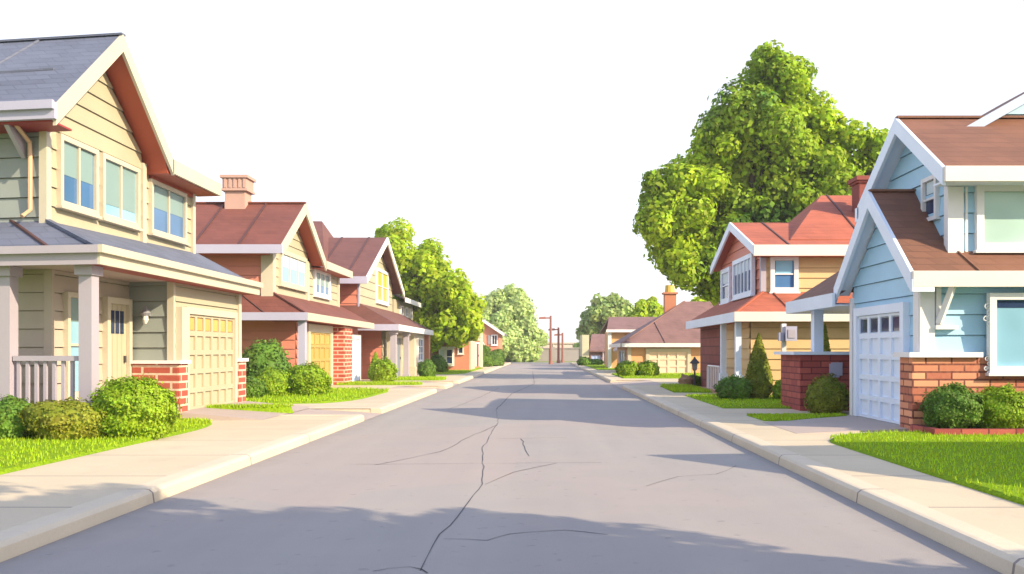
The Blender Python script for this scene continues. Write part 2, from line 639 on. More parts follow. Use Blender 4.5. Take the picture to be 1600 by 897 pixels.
    def boards(self, name, mat, *rows):
        for r in rows:
            self.part(name, self.mb().fbox(*r), M[mat])

    def rake(self, mb, d, th, a, p, b, h):
        """barge boards of a street gable: eave a=(y,z), peak p, eave b"""
        for u, w in ((a, p), (p, b)):
            mb.ex_d([(u[0], u[1] - h), (w[0], w[1] - h), (w[0], w[1] + 0.012), (u[0], u[1] + 0.012)], d - th, d)


def seams(mb, a0, a1, b0, b1, ts, w=0.05, h=0.035, up=0.012):
    """raised seams running from the line a0-a1 to the line b0-b1"""
    mb.m = 1
    L = lambda p, q, t: tuple(p[i] + (q[i] - p[i]) * t for i in range(3))
    for t in ts:
        p, q = L(a0, a1, t), L(b0, b1, t)
        mb.beam((p[0], p[1], p[2] + up), (q[0], q[1], q[2] + up), w, h)
    mb.m = 0


# ================================================================== HOUSE: big cream house, left foreground
h = House('house', -1, 9.0, 17.5, 'cream house with slate roof, porch railing and cream garage door at left front', skew=9, d0=7.4)
w = h.mb()
w.box(7.18, 13, 17.38, 20.97, 0.0, 2.95)
w.box(8.13, 13, 14.63, 17.38, 0.0, 2.95)
w.ex_d([(14.6, 2.9), (18.1, 2.9), (18.1, 5.35), (16.2, 6.87), (14.6, 5.35)], 8.23, 14)
w.box(8.25, 14, 18.1, 20.73, 2.9, 5.25)
w.siding('S', 7.15, [(17.35, 0.28), (21.0, 0.28), (21.0, 2.8), (17.35, 2.8)])
w.siding('S', 8.2, [(14.57, 3.4), (18.08, 3.4), (18.08, 5.42), (16.2, 6.93), (14.57, 5.5)], 0.32)
w.siding('S', 8.22, [(18.08, 3.5), (20.76, 3.5), (20.76, 5.25), (18.08, 5.25)], 0.32)
h.part('wall', w, M['cream_siding'])
w = h.mb()
w.siding('C', 14.57, [(8.2, 3.4), (14, 3.4), (14, 5.1), (8.2, 5.1)], 0.33)
w.siding('C', 17.35, [(7.15, 1.26), (8.1, 1.26), (8.1, 2.8), (7.15, 2.8)])
h.part('side_wall', w, M['shaded_sage_siding'], label='side siding of the cream house, coloured grey green for shade')
w = h.mb()
w.siding('S', 8.1, [(14.6, 0.3), (17.35, 0.3), (17.35, 2.78), (14.6, 2.78)])
w.siding('C', 14.6, [(8.1, 0.3), (13, 0.3), (13, 2.78), (8.1, 2.78)])
h.part('porch_wall', w, M['porch_siding'])
# porch
w = h.mb()
w.box(6.98, 8.1, 13.82, 17.2, 0.05, 0.38)
w.box(8.1, 13, 13.82, 14.6, 0.05, 0.38)
h.part('porch_floor', w, M['porch_stone'])
w = h.mb(); w.box(7.5, 8.0, 13.5, 13.82, 0.05, 0.25)
h.part('step', w, M['pink_step'])
for d0, d1 in ((6.97, 7.19), (8.38, 8.6)):
    w = h.mb()
    w.box(d0, d1, 13.88, 14.11, 0.38, 2.78)
    w.box(d0 - 0.04, d1 + 0.04, 13.82, 14.17, 0.381, 0.56)
    w.box(d0 - 0.04, d1 + 0.04, 13.82, 14.17, 2.62, 2.779)
    h.part('column', w, M['mauve_and_shade_trim'])
w = h.mb()
w.box(7.22, 8.36, 13.93, 14.05, 1.29, 1.37)
w.box(7.22, 8.36, 13.96, 14.02, 0.52, 0.59)
w.box(8.62, 12, 13.93, 14.05, 1.29, 1.37)
for i in range(7):
    d = 7.33 + i * 0.155
    w.box(d, d + 0.055, 13.965, 14.015, 0.59, 1.29)
for i in range(20):
    d = 8.72 + i * 0.155
    w.box(d, d + 0.055, 13.965, 14.015, 0.59, 1.29)
h.part('railing', w, M['mauve_and_shade_trim'])
# lower roof
w = h.mb()
A, B, Cc, D = (6.75, 13.7, 3.0), (6.75, 21.2, 3.0), (8.28, 14.64, 3.63), (8.28, 21.2, 3.78)
w.slab([A, B, D, Cc], 0.09)
w.slab([A, Cc, (13.5, 14.64, 3.6), (13.5, 13.7, 3.0)], 0.09)
seams(w, (6.75, 13.7, 3.0), (13.5, 13.7, 3.0), (8.28, 14.64, 3.63), (13.5, 14.64, 3.6), (0.12, 0.25, 0.4))
w.beam((6.75, 13.7, 3.02), (8.28, 14.64, 3.64), 0.09, 0.05)
h.part('porch_roof', w, [M['roof_slate'], M['roof_seam']])
w = h.mb()
w.box(6.70, 6.748, 13.65, 21.25, 2.76, 3.03)
w.box(6.62, 6.698, 13.57, 21.28, 2.93, 3.05)
h.part('fascia', w, M['cream_trim'])
w = h.mb()
w.box(6.75, 13.5, 13.652, 13.698, 2.76, 3.03)
w.box(6.70, 13.5, 13.57, 13.65, 2.93, 3.048)
h.part('fascia', w, M['mauve_and_shade_trim'])
w = h.mb()
w.box(6.75, 7.14, 13.72, 21.2, 2.765, 2.80)
h.part('soffit', w, M['dark_red_soffit'])
w = h.mb(); w.box(7.142, 13, 13.72, 17.34, 2.782, 2.815)
h.part('porch_ceiling', w, M['porch_stone'])
# garage and trim
h.boards('corner_board', 'porch_siding', ('C', 14.6, 8.05, 8.2, 0.38, 2.78, -0.02, 0.06))
h.garage('S', 7.15, 17.82, 20.45, 0.27, 2.18, 6, 5, 'garage_cream', 'cream_trim', pane='glass_amber', label='cream garage door with amber top lights')
h.boards('corner_board', 'cream_trim',
         ('S', 7.15, 20.86, 21.03, 1.27, 2.775, -0.02, 0.075),
         ('S', 7.15, 17.36, 17.62, 1.26, 2.3, 0.0, 0.17),
         ('C', 17.35, 7.12, 7.26, 1.26, 2.775, -0.02, 0.07),
         ('S', 8.2, 14.53, 14.66, 3.4, 5.35, -0.02, 0.07),
         ('C', 14.57, 8.12, 8.26, 3.4, 5.05, -0.02, 0.072),
         ('S', 8.2, 18.0, 18.16, 3.4, 5.25, -0.02, 0.09),
         ('S', 8.22, 20.64, 20.78, 3.5, 5.25, -0.02, 0.09))
w = h.mb()
w.box(7.0, 7.95, 17.2, 17.36, 0.12, 1.2)
w.box(6.98, 7.2, 17.22, 17.64, 0.12, 1.2)
h.part('brick_pier', w, M['brick_pale_joint'])
w = h.mb()
w.box(6.99, 7.2, 20.60, 21.1, 0.12, 1.2)
h.part('brick_pier', w, M['brick_pale_joint'])
w = h.mb(); w.box(6.94, 7.25, 20.56, 21.15, 1.2, 1.275)
h.part('pier_cap', w, M['white_trim'])
w = h.mb(); w.box(6.92, 7.97, 17.15, 17.68, 1.2, 1.262)
h.part('pier_cap', w, M['white_trim'])
h.door('S', 8.1, 16.38, 17.12, 0.38, 2.32, 'door_cream', 'cream_trim', 3, label='cream plank door with three small lights')
h.window('S', 8.1, 15.02, 15.55, 0.75, 2.35, 1, 2, 'cream_trim', 'glass_sky', 0.25, base=0.045)
# wall lamp
w = h.mb()
w.box(7.62, 7.74, 17.24, 17.35, 2.12, 2.17)
w.tube([(7.68, 17.22, 2.3), (7.68, 17.22, 2.18), (7.68, 17.22, 2.17), (7.68, 17.22, 2.12)], [0.02, 0.09, 0.09, 0.05], 10)
lamp = h.part('wall_lamp', w, M['grey_metal'])
w = h.mb(); w.tube([(7.68, 17.22, 2.119), (7.68, 17.22, 2.04), (7.68, 17.22, 1.97)], [0.045, 0.055, 0.02], 10)
h.part('lamp_glass', w, M['lamp_glass'], lamp)
# upper roof
pk, ne, fe = (16.2, 7.17), (13.96, 5.27), (18.42, 5.36)
w = h.mb()
w.slab([(7.68, ne[0], ne[1]), (14, ne[0], ne[1]), (14, pk[0], pk[1]), (7.68, pk[0], pk[1])], 0.09)
w.slab([(7.68, fe[0], fe[1]), (7.68, pk[0], pk[1]), (14, pk[0], pk[1]), (14, fe[0], fe[1])], 0.09)
w.slab([(7.68, 18.40, 5.37), (11.6, 17.2, 6.65), (11.6, 21.08, 6.65), (7.68, 21.08, 5.37)], 0.09)
w.slab([(11.6, 17.2, 6.65), (15.5, 17.2, 5.37), (15.5, 21.08, 5.37), (11.6, 21.08, 6.65)], 0.09)
w.beam((9.3, 16.2, 7.18), (9.75, 15.05, 6.2), 0.05, 0.04)
w.beam((8.35, 15.1, 6.24), (14, 15.0, 6.15), 0.05, 0.04)
w.beam((11.3, 16.2, 7.18), (11.75, 15.05, 6.2), 0.05, 0.04)
w.beam((7.62, 16.2, 7.18), (14, 16.2, 7.18), 0.12, 0.035)
h.part('roof', w, [M['roof_slate'], M['roof_seam']])
w = h.mb()
h.rake(w, 7.68, 0.06, ne, pk, fe, 0.30)
w.box(7.62, 7.68, 18.38, 21.12, 5.1, 5.39)
w.ex_y([(7.68, 5.1), (8.2, 5.1), (8.2, 5.5), (7.68, 5.39)], 21.08, 21.12)
h.part('barge_board', w, M['cream_trim'])
w = h.mb()
w.box(7.6, 14, 13.87, 13.955, 5.06, 5.32)
w.box(7.6, 14, 13.80, 13.868, 5.2, 5.335)
h.part('fascia', w, M['lavender_and_shade_trim'])
w = h.mb()
w.box(7.7, 14, 13.96, 14.56, 5.03, 5.06)
h.part('soffit', w, M['dark_red_soffit'])
w = h.mb()
for u, v in ((ne, pk), (pk, fe)):
    w.slab([(7.7, u[0], u[1] - 0.13), (8.2, u[0], u[1] - 0.13), (8.2, v[0], v[1] - 0.13), (7.7, v[0], v[1] - 0.13)], 0.03)
w.box(7.69, 8.21, 18.44, 21.06, 5.09, 5.12)
w.ex_d([(18.3, 5.085), (18.46, 5.085), (18.46, 5.37), (18.1, 5.5)], 7.71, 8.22)
w.box(8.14, 8.2, 18.47, 20.7, 5.0, 5.088)
h.part('soffit', w, M['red_soffit'], label='brick red underside of the gable')
h.window('S', 8.2, 14.98, 16.08, 3.98, 5.0, 2, 1, 'cream_trim', 'glass_blue', 0.55)
h.window('S', 8.2, 16.42, 17.75, 3.98, 5.0, 2, 1, 'cream_trim', 'glass_sky', 0.8)
h.window('S', 8.22, 18.5, 20.15, 3.98, 4.92, 2, 1, 'cream_trim', 'glass_blue', 0.5)
w = h.mb()
w.tube([(8.42, 14.1, 5.05), (8.40, 14.45, 4.85), (8.40, 14.47, 4.7), (8.40, 14.47, 3.75), (8.44, 14.3, 3.62)], 0.035, 8)
h.part('downspout', w, M['tan_metal'])
w = h.mb()
w.ex_d([(14.5, 5.03), (14.02, 5.03), (14.1, 4.95), (14.5, 4.6)], 8.5, 8.58)
h.part('eave_bracket', w, M['mauve_and_shade_trim'])

# ================================================================== HOUSE: salmon house with red roof
h = House('house', -1, 10, 33, 'salmon house with red roof, stone chimney and golden garage door second on the left')
w = h.mb()
w.box(8.23, 15, 29.63, 39.6, 0, 2.55)
w.ex_d([(29.23, 2.4), (33.6, 2.4), (33.6, 5.0), (31.4, 6.35), (29.23, 5.0)], 8.93, 15)
w.box(8.95, 15, 33.6, 38.67, 2.4, 4.8)
w.siding('S', 8.2, [(29.6, 0.1), (36.4, 0.1), (36.4, 2.5), (29.6, 2.5)])
w.siding('C', 29.6, [(8.2, 0.1), (15, 0.1), (15, 2.5), (8.2, 2.5)])
w.siding('C', 29.2, [(8.9, 3.0), (15, 3.0), (15, 4.8), (8.9, 4.8)])
h.part('wall', w, M['salmon_siding'])
w = h.mb()
w.siding('S', 8.9, [(29.2, 3.1), (33.6, 3.1), (33.6, 5.02), (31.4, 6.4), (29.2, 5.02)])
w.siding('S', 8.92, [(33.6, 3.1), (38.7, 3.1), (38.7, 4.8), (33.6, 4.8)])
h.part('gable_wall', w, M['cream_siding'], label='cream street front of the upper storey')
h.boards('corner_board', 'cream_trim',
         ('S', 8.9, 29.16, 29.5, 3.1, 4.9, -0.02, 0.08),
         ('C', 29.2, 8.81, 9.2, 3.1, 4.75, -0.02, 0.08),
         ('S', 8.92, 33.5, 33.75, 3.1, 4.8, -0.02, 0.09),
         ('S', 8.92, 38.55, 38.74, 3.1, 4.8, -0.02, 0.09))
w = h.mb()
w.slab([(7.6, 28.6, 2.65), (7.6, 39.8, 2.65), (9.0, 39.8, 3.42), (9.0, 29.3, 3.42)], 0.09)
w.slab([(7.6, 28.6, 2.65), (9.0, 29.3, 3.42), (15, 29.3, 3.42), (15, 28.6, 2.65)], 0.09)
seams(w, (7.6, 28.6, 2.65), (15, 28.6, 2.65), (9.0, 29.3, 3.42), (15, 29.3, 3.42), (0.18, 0.36, 0.55))
w.beam((7.6, 28.6, 2.67), (9.0, 29.3, 3.44), 0.1, 0.05)
h.part('porch_roof', w, [M['roof_red'], M['roof_seam']])
w = h.mb(); w.box(7.55, 7.598, 28.55, 39.85, 2.42, 2.67)
h.part('fascia', w, M['cream_trim'])
w = h.mb(); w.box(7.55, 15, 28.5, 28.598, 2.42, 2.672)
h.part('fascia', w, M['lavender_and_shade_trim'])
w = h.mb(); w.box(7.6, 8.6, 28.62, 39.8, 2.43, 2.47); w.box(8.602, 15, 28.62, 29.58, 2.431, 2.47)
h.part('soffit', w, M['dark_red_soffit'])
a, p, b = (28.5, 4.8), (31.4, 6.6), (34.3, 4.85)
w = h.mb()
w.slab([(8.38, *a), (15, *a), (15, *p), (8.38, *p)], 0.09)
w.slab([(8.38, *b), (8.38, *p), (15, *p), (15, *b)], 0.09)
w.slab([(8.38, 34.28, 4.87), (12.4, 32.5, 6.3), (12.4, 38.95, 6.3), (8.38, 38.95, 4.87)], 0.09)
seams(w, (8.4, 31.4, 6.6), (15, 31.4, 6.6), (8.4, 28.5, 4.8), (15, 28.5, 4.8), (0.2, 0.42, 0.65, 0.88), 0.06, 0.05)
w.beam((8.34, 31.4, 6.63), (15, 31.4, 6.63), 0.16, 0.06)
w.slab([(12.9, 28.2, 5.3), (16, 28.2, 5.3), (16, 31.0, 7.0), (13.6, 31.0, 7.0)], 0.09)
rf = h.part('roof', w, [M['roof_red'], M['roof_seam']])
w = h.mb()
w.box(10.35, 11.05, 31.0, 31.7, 5.9, 6.98)
w.box(10.25, 11.15, 30.9, 31.8, 6.98, 7.06)
w.box(10.29, 11.11, 30.94, 31.76, 7.06, 7.42)
for i in range(5):
    w.box(10.31 + i * 0.165, 10.39 + i * 0.165, 30.91, 30.94, 7.08, 7.41)
w.box(10.22, 11.18, 30.87, 31.83, 7.42, 7.52)
h.part('chimney', w, M['chimney_stone'], rf, label='pale stone chimney with flared cap')
w = h.mb()
h.rake(w, 8.38, 0.06, a, p, b, 0.36)
w.box(8.32, 8.38, 34.25, 39.0, 4.6, 4.89)
h.part('barge_board', w, M['cream_trim'])
w = h.mb(); w.box(8.3, 15, 28.38, 28.498, 4.54, 4.82)
h.part('fascia', w, M['lavender_and_shade_trim'])
w = h.mb()
for u, v in ((a, p), (p, b)):
    w.slab([(8.4, u[0], u[1] - 0.13), (8.9, u[0], u[1] - 0.13), (8.9, v[0], v[1] - 0.13), (8.4, v[0], v[1] - 0.13)], 0.03)
w.box(8.4, 8.91, 34.3, 38.93, 4.6, 4.63)
w.box(8.9, 15, 28.5, 29.18, 4.55, 4.58)
h.part('soffit', w, M['red_soffit'])
h.window('S', 8.9, 30.1, 33.15, 3.8, 4.72, 3, 1, 'cream_trim', 'glass_sky', 0.45, 'curtain', cw=0.14)
h.window('S', 8.92, 34.7, 36.9, 3.72, 4.5, 3, 1, 'white_trim', 'glass_blue', 0.6, cw=0.14)
h.garage('S', 8.2, 31.0, 34.0, 0.14, 2.1, 4, 4, 'garage_gold', 'cream_trim', pane='glass_amber', tw=0.28, label='golden yellow garage door')
h.garage('S', 8.2, 37.0, 39.3, 0.14, 1.95, 3, 1, 'garage_white', 'white_trim', lights=False, tw=0.2, label='white blue double door')
w = h.mb(); w.box(7.72, 8.2, 34.75, 36.1, 0.05, 2.42)
h.part('brick_pier', w, M['brick_pale_joint'])
w = h.mb(); w.box(7.66, 7.88, 28.7, 28.95, 0.1, 2.42); w.box(7.62, 7.92, 28.66, 28.99, 0.1, 0.3)
h.part('column', w, M['lavender_and_shade_trim'])

# ================================================================== HOUSE: plum roof gable, third left
h = House('house', -1, 9.5, 46, 'cream gabled house with plum roof, amber window and columned porch third on the left')
w = h.mb()
w.box(7.63, 15, 42.03, 52.4, 0, 2.5)
w.ex_d([(41.03, 2.4), (50, 2.4), (50, 5.1), (45.5, 6.95), (41.03, 5.1)], 8.53, 16)
w.siding('S', 8.5, [(41, 3.2), (50, 3.2), (50, 5.12), (45.5, 7.0), (41, 5.12)], 0.4)
w.siding('S', 7.6, [(42, 0.1), (52.4, 0.1), (52.4, 2.5), (42, 2.5)], 0.4)
h.part('wall', w, M['cream_siding'])
w = h.mb()
w.siding('C', 41, [(8.5, 3.2), (16, 3.2), (16, 4.8), (8.5, 4.8)], 0.4)
w.siding('C', 42, [(7.6, 0.1), (15, 0.1), (15, 2.5), (7.6, 2.5)], 0.4)
h.part('side_wall', w, M['salmon_siding'])
w = h.mb()
w.slab([(6.6, 40.4, 2.62), (6.6, 52.8, 2.62), (8.6, 52.8, 3.7), (8.6, 41.1, 3.7)], 0.09)
w.slab([(6.6, 40.4, 2.62), (8.6, 41.1, 3.7), (15, 41.1, 3.7), (15, 40.4, 2.62)], 0.09)
h.part('porch_roof', w, [M['roof_plum'], M['roof_seam']])
w = h.mb(); w.box(6.53, 6.598, 40.34, 52.86, 2.36, 2.64)
h.part('fascia', w, M['white_trim'])
w = h.mb(); w.box(6.53, 15, 40.26, 40.338, 2.36, 2.642)
h.part('fascia', w, M['lavender_and_shade_trim'])
w = h.mb(); w.box(6.62, 7.6, 40.4, 52.8, 2.37, 2.41)
h.part('soffit', w, M['mauve_and_shade_trim'])
a, p, b = (40.1, 4.75), (45.5, 7.2), (50.9, 4.75)
w = h.mb()
w.slab([(7.98, *a), (16, *a), (16, *p), (7.98, *p)], 0.1)
w.slab([(7.98, *b), (7.98, *p), (16, *p), (16, *b)], 0.1)
w.slab([(9.9, 40.6, 5.2), (17, 40.6, 5.2), (17, 46, 8.1), (11.4, 46, 8.1)], 0.1)
w.slab([(9.9, 51, 5.0), (9.9, 40.6, 5.2), (11.4, 46, 8.1)], 0.1)
w.slab([(9.9, 51, 5.0), (11.4, 46, 8.1), (17, 46, 8.1), (17, 51, 5.0)], 0.1)
seams(w, (8, 45.5, 7.2), (10.5, 45.5, 7.2), (8, 40.1, 4.75), (10.5, 40.1, 4.75), (0.35, 0.9), 0.08, 0.05)
h.part('roof', w, [M['roof_plum'], M['roof_seam']])
w = h.mb()
h.rake(w, 7.98, 0.07, a, p, b, 0.3)
h.part('barge_board', w, M['white_trim'])
w = h.mb(); w.box(7.9, 16, 39.98, 40.098, 4.45, 4.77)
h.part('fascia', w, M['lavender_and_shade_trim'])
h.boards('corner_board', 'lavender_and_shade_trim',
         ('S', 8.5, 40.95, 41.15, 3.2, 5.0, -0.02, 0.06))
h.window('S', 8.5, 45.3, 48.3, 4.05, 5.5, 2, 2, 'white_trim', 'glass_amber', 0.5, 'glass_olive', cw=0.16, label='window with amber and olive panes')
for y in (40.8, 44.6):
    w = h.mb(); w.box(6.75, 7.0, y, y + 0.3, 0.1, 2.36); w.box(6.7, 7.05, y - 0.05, y + 0.35, 0.1, 0.3); w.box(6.7, 7.05, y - 0.05, y + 0.35, 2.2, 2.358)
    h.part('column', w, M['mauve_and_shade_trim'])
w = h.mb(); w.box(7.1, 7.4, 42.2, 42.9, 0.1, 2.36)
h.part('column', w, M['cream_trim'])
h.door('S', 7.6, 45.6, 47.0, 0.15, 2.1, 'door_slate', 'cream_trim', 0, label='slate blue front door')
w = h.mb(); w.box(6.95, 7.6, 48.0, 52.0, 0.6, 2.4)
by = h.part('bay', w, M['cream_trim'])
w = h.mb(); w.box(6.9, 7.6, 47.95, 52.05, 0.05, 0.6)
h.part('stone_base', w, M['field_stone'])
h.window('S', 6.95, 49.0, 50.8, 0.95, 2.05, 2, 3, 'white_trim', 'glass_blue', 0)
w = h.mb(); w.box(6.75, 7.1, 52.5, 53.2, 0.1, 2.5); w.box(7.4, 9.0, 52.6, 53.1, 0.1, 2.5)
h.part('end_pier', w, M['coral_wall'])
w = h.mb(); w.box(8.4, 13, 50.2, 57.5, 0.1, 4.35)
h.part('wing', w, M['cream_siding'])
w = h.mb()
w.slab([(7.9, 50.95, 4.45), (10.6, 50.95, 5.5), (10.6, 58, 5.5), (7.9, 58, 4.45)], 0.1)
w.slab([(10.6, 50.95, 5.5), (13.4, 50.95, 4.45), (13.4, 58, 4.45), (10.6, 58, 5.5)], 0.1)
h.part('wing_roof', w, M['roof_grey'])
w = h.mb(); w.box(7.82, 7.898, 50.9, 58.1, 4.2, 4.47)
h.part('fascia', w, M['white_trim'])
for y in (52.2, 54.0, 55.8):
    h.window('S', 8.4, y, y + 0.7, 3.55, 4.0, 1, 1, 'white_trim', 'glass_dark', 0, cw=0.08, sill=False)

# ================================================================== HOUSE: low coral house, fourth left
h = House('house', -1, 7, 62, 'low coral house with white bay window behind the lime tree on the left')
w = h.mb()
w.box(5.0, 11, 60, 72, 0, 2.75)
h.part('wall', w, M['coral_wall'])
w = h.mb(); w.box(4.9, 5.0, 60.0, 63.6, 0.1, 2.95); w.box(4.9, 5.0, 69, 72, 0.1, 2.95); w.box(4.9, 5.0, 63.6, 69, 2.2, 2.95)
h.part('porch_front', w, M['cream_trim'])
w = h.mb(); w.box(5.0, 11, 59.9, 60.0, 0.1, 0.42)
h.part('plinth', w, M['salmon_siding'])
w = h.mb()
w.slab([(5.6, 59.6, 2.76), (11.4, 59.6, 2.76), (11.4, 66, 4.6), (6.6, 66, 4.6)], 0.1)
w.slab([(5.6, 59.6, 2.76), (6.6, 66, 4.6), (5.6, 72.4, 2.76)], 0.1)
w.slab([(5.6, 72.4, 2.76), (6.6, 66, 4.6), (11.4, 66, 4.6), (11.4, 72.4, 2.76)], 0.1)
h.part('roof', w, M['roof_grey'])
w = h.mb()
w.ex_y([(6.0, 0.42), (7.0, 0.42), (7.0, 1.62), (6.0, 1.62)], 59.55, 59.9)
w.box(5.9, 7.1, 59.45, 59.9, 1.62, 1.72)
h.part('bay', w, M['white_trim'])
h.window('C', 59.55, 6.1, 6.45, 0.6, 1.5, 1, 2, 'white_trim', 'glass_dark', 0, cw=0.06, sill=False)
h.window('C', 59.55, 6.62, 6.92, 0.6, 1.5, 1, 2, 'white_trim', 'curtain', 0, cw=0.06, sill=False)
h.window('C', 60, 5.45, 5.7, 1.3, 1.75, 1, 1, 'white_trim', 'glass_dark', 0, cw=0.07)
h.door('S', 5.0, 64.8, 67.6, 0.3, 1.95, 'door_red', 'white_trim', 0, label='dark red front door')

# ================================================================== HOUSE: tall coral gable, far left
h = House('house', -1, 6, 94, 'tall coral house with white sloping eave and pink awning beside the pale tree')
w = h.mb()
w.ex_y([(4.6, 0), (10.6, 0), (10.6, 3.4), (7.6, 5.4), (4.6, 3.4)], 92, 99)
h.part('wall', w, M['coral_wall'])
w = h.mb()
w.slab([(4.1, 91.6, 3.2), (7.6, 91.6, 5.6), (7.6, 99.3, 5.6), (4.1, 99.3, 3.2)], 0.14)
w.slab([(7.6, 91.6, 5.6), (11.1, 91.6, 3.2), (11.1, 99.3, 3.2), (7.6, 99.3, 5.6)], 0.14)
h.part('roof', w, M['roof_grey'])
w = h.mb()
w.ex_y([(4.05, 2.9), (7.6, 5.3), (7.6, 5.62), (4.05, 3.22)], 91.45, 91.59)
w.ex_y([(11.15, 2.9), (11.15, 3.22), (7.6, 5.62), (7.6, 5.3)], 91.45, 91.59)
h.part('barge_board', w, M['white_trim'])
h.window('C', 92, 4.85, 5.3, 2.1, 3.0, 2, 1, 'white_trim', 'glass_dark', 0, cw=0.1, label='upper window')
w = h.mb(); w.box(5.45, 5.75, 91.9, 92, 2.1, 3.05)
h.part('shutter', w, M['grey_metal'])
w = h.mb(); w.ex_d([(91.99, 1.55), (91.2, 1.15), (91.2, 1.05), (91.99, 1.05)], 4.8, 5.5)
h.part('awning', w, M['awning_pink'])
h.door('C', 92, 4.9, 5.4, 0.3, 1.05, 'door_red', 'white_trim', 0, grooves=2)
w = h.mb()
w.ex_y([(5.9, 1.8), (6.6, 2.9), (7.3, 1.8)], 91.2, 92)
h.part('entry_gable', w, M['white_trim'])
for d in (6.0, 7.1):
    w = h.mb(); w.box(d, d + 0.1, 91.2, 91.3, 0.1, 1.8)
    h.part('porch_post', w, M['white_trim'])

# ================================================================== HOUSE: blue house, right foreground
h = House('house', 1, 9, 16.5, 'blue lap sided house with brown roof, white garage door and brick base at right front')
w = h.mb()
w.ex_d([(14.83, 0), (18.0, 0), (18.0, 2.72), (16.4, 4.1), (14.83, 2.72)], 6.28, 16)
w.ex_d([(15.0, 2.6), (18.1, 2.6), (18.1, 4.5), (16.4, 5.5), (15.0, 4.5)], 6.83, 16)
w.box(7.43, 14, 18.0, 21.4, 0, 3.2)
w.siding('S', 6.25, [(14.8, 0.15), (18.05, 0.15), (18.05, 2.76), (16.4, 4.16), (14.8, 2.76)], 0.34)
w.siding('C', 14.8, [(6.25, 1.36), (16, 1.36), (16, 2.6), (6.25, 2.6)], 0.34)
w.siding('S', 6.8, [(14.97, 2.8), (18.1, 2.8), (18.1, 4.55), (16.4, 5.55), (14.97, 4.62)], 0.34)
w.siding('C', 14.97, [(6.8, 2.9), (16, 2.9), (16, 4.45), (6.8, 4.45)], 0.34)
w.siding('S', 7.4, [(18.0, 0.15), (21.4, 0.15), (21.4, 3.2), (18.0, 3.2)], 0.34)
h.part('wall', w, M['blue_siding'])
# roofs
a, p, b = (14.48, 2.72), (16.4, 4.36), (18.32, 2.72)
w = h.mb()
w.slab([(5.98, *a), (16, *a), (16, *p), (5.98, *p)], 0.08)
w.slab([(5.98, *b), (5.98, *p), (16, *p), (16, *b)], 0.08)
w.beam((7.05, 14.48, 2.735), (6.82, 15.1, 3.26), 0.035, 0.03)
w.beam((5.95, 16.4, 4.38), (7.0, 16.4, 4.38), 0.1, 0.04)
w.slab([(5.9, 18.2, 2.6), (7.5, 18.2, 3.62), (7.5, 21.6, 3.62), (5.9, 21.6, 2.6)], 0.08)
h.part('garage_roof', w, M['roof_brown'])
a2, p2, b2 = (14.44, 4.4), (16.4, 5.70), (18.36, 4.4)
w = h.mb()
w.slab([(6.48, *a2), (16, *a2), (16, *p2), (6.48, *p2)], 0.08)
w.slab([(6.48, *b2), (6.48, *p2), (16, *p2), (16, *b2)], 0.08)
w.beam((6.45, 16.4, 5.72), (16, 16.4, 5.72), 0.12, 0.04)
h.part('roof', w, M['roof_brown'])
# boards: street gables tinted blue white for shade, eaves tinted warm for sun
w = h.mb()
h.rake(w, 5.98, 0.06, a, p, b, 0.30)
h.rake(w, 6.48, 0.06, a2, p2, b2, 0.28)
w.box(5.92, 6.28, 14.40, 14.476, 2.40, 2.60)
w.box(5.84, 5.898, 18.15, 21.65, 2.34, 2.62)
w.box(5.9, 7.4, 21.6, 21.65, 2.34, 2.60)
w.box(6.42, 6.8, 18.3, 18.5, 4.1, 4.38)
h.part('barge_board', w, M['shaded_blue_white_trim'])
w = h.mb()
w.box(5.94, 16, 14.395, 14.478, 2.48, 2.735)
w.box(6.44, 16, 14.36, 14.438, 4.17, 4.415)
h.part('fascia', w, M['sunlit_white_trim'])
w = h.mb()
w.box(6.0, 16, 14.48, 14.79, 2.5, 2.53)
w.box(6.5, 16, 14.44, 14.96, 4.19, 4.22)
w.box(5.9, 7.4, 18.2, 21.6, 2.36, 2.39)
for u, v in ((a, p), (p, b)):
    w.slab([(5.99, u[0], u[1] - 0.12), (6.25, u[0], u[1] - 0.12), (6.25, v[0], v[1] - 0.12), (5.99, v[0], v[1] - 0.12)], 0.03)
for u, v in ((a2, p2), (p2, b2)):
    w.slab([(6.49, u[0], u[1] - 0.12), (6.8, u[0], u[1] - 0.12), (6.8, v[0], v[1] - 0.12), (6.49, v[0], v[1] - 0.12)], 0.03)
h.part('soffit', w, M['shaded_blue_white_trim'])
h.boards('corner_board', 'white_trim',
         ('S', 6.25, 14.76, 14.98, 1.42, 2.5, -0.02, 0.08),
         ('C', 14.8, 6.18, 6.42, 1.42, 2.495, -0.02, 0.08),
         ('S', 6.25, 17.95, 18.1, 0.15, 2.5, -0.02, 0.08),
         ('S', 6.8, 14.93, 15.08, 3.0, 4.45, -0.02, 0.07),
         ('C', 14.97, 6.72, 6.98, 3.05, 4.18, -0.02, 0.07),
         ('C', 14.97, 7.02, 7.06, 3.05, 4.18, -0.02, 0.05))
h.garage('S', 6.25, 15.42, 17.55, 0.17, 2.12, 4, 5, 'garage_white', 'shaded_blue_white_trim', pane='glass_dark', tw=0.16, label='white panelled garage door with dark lights')
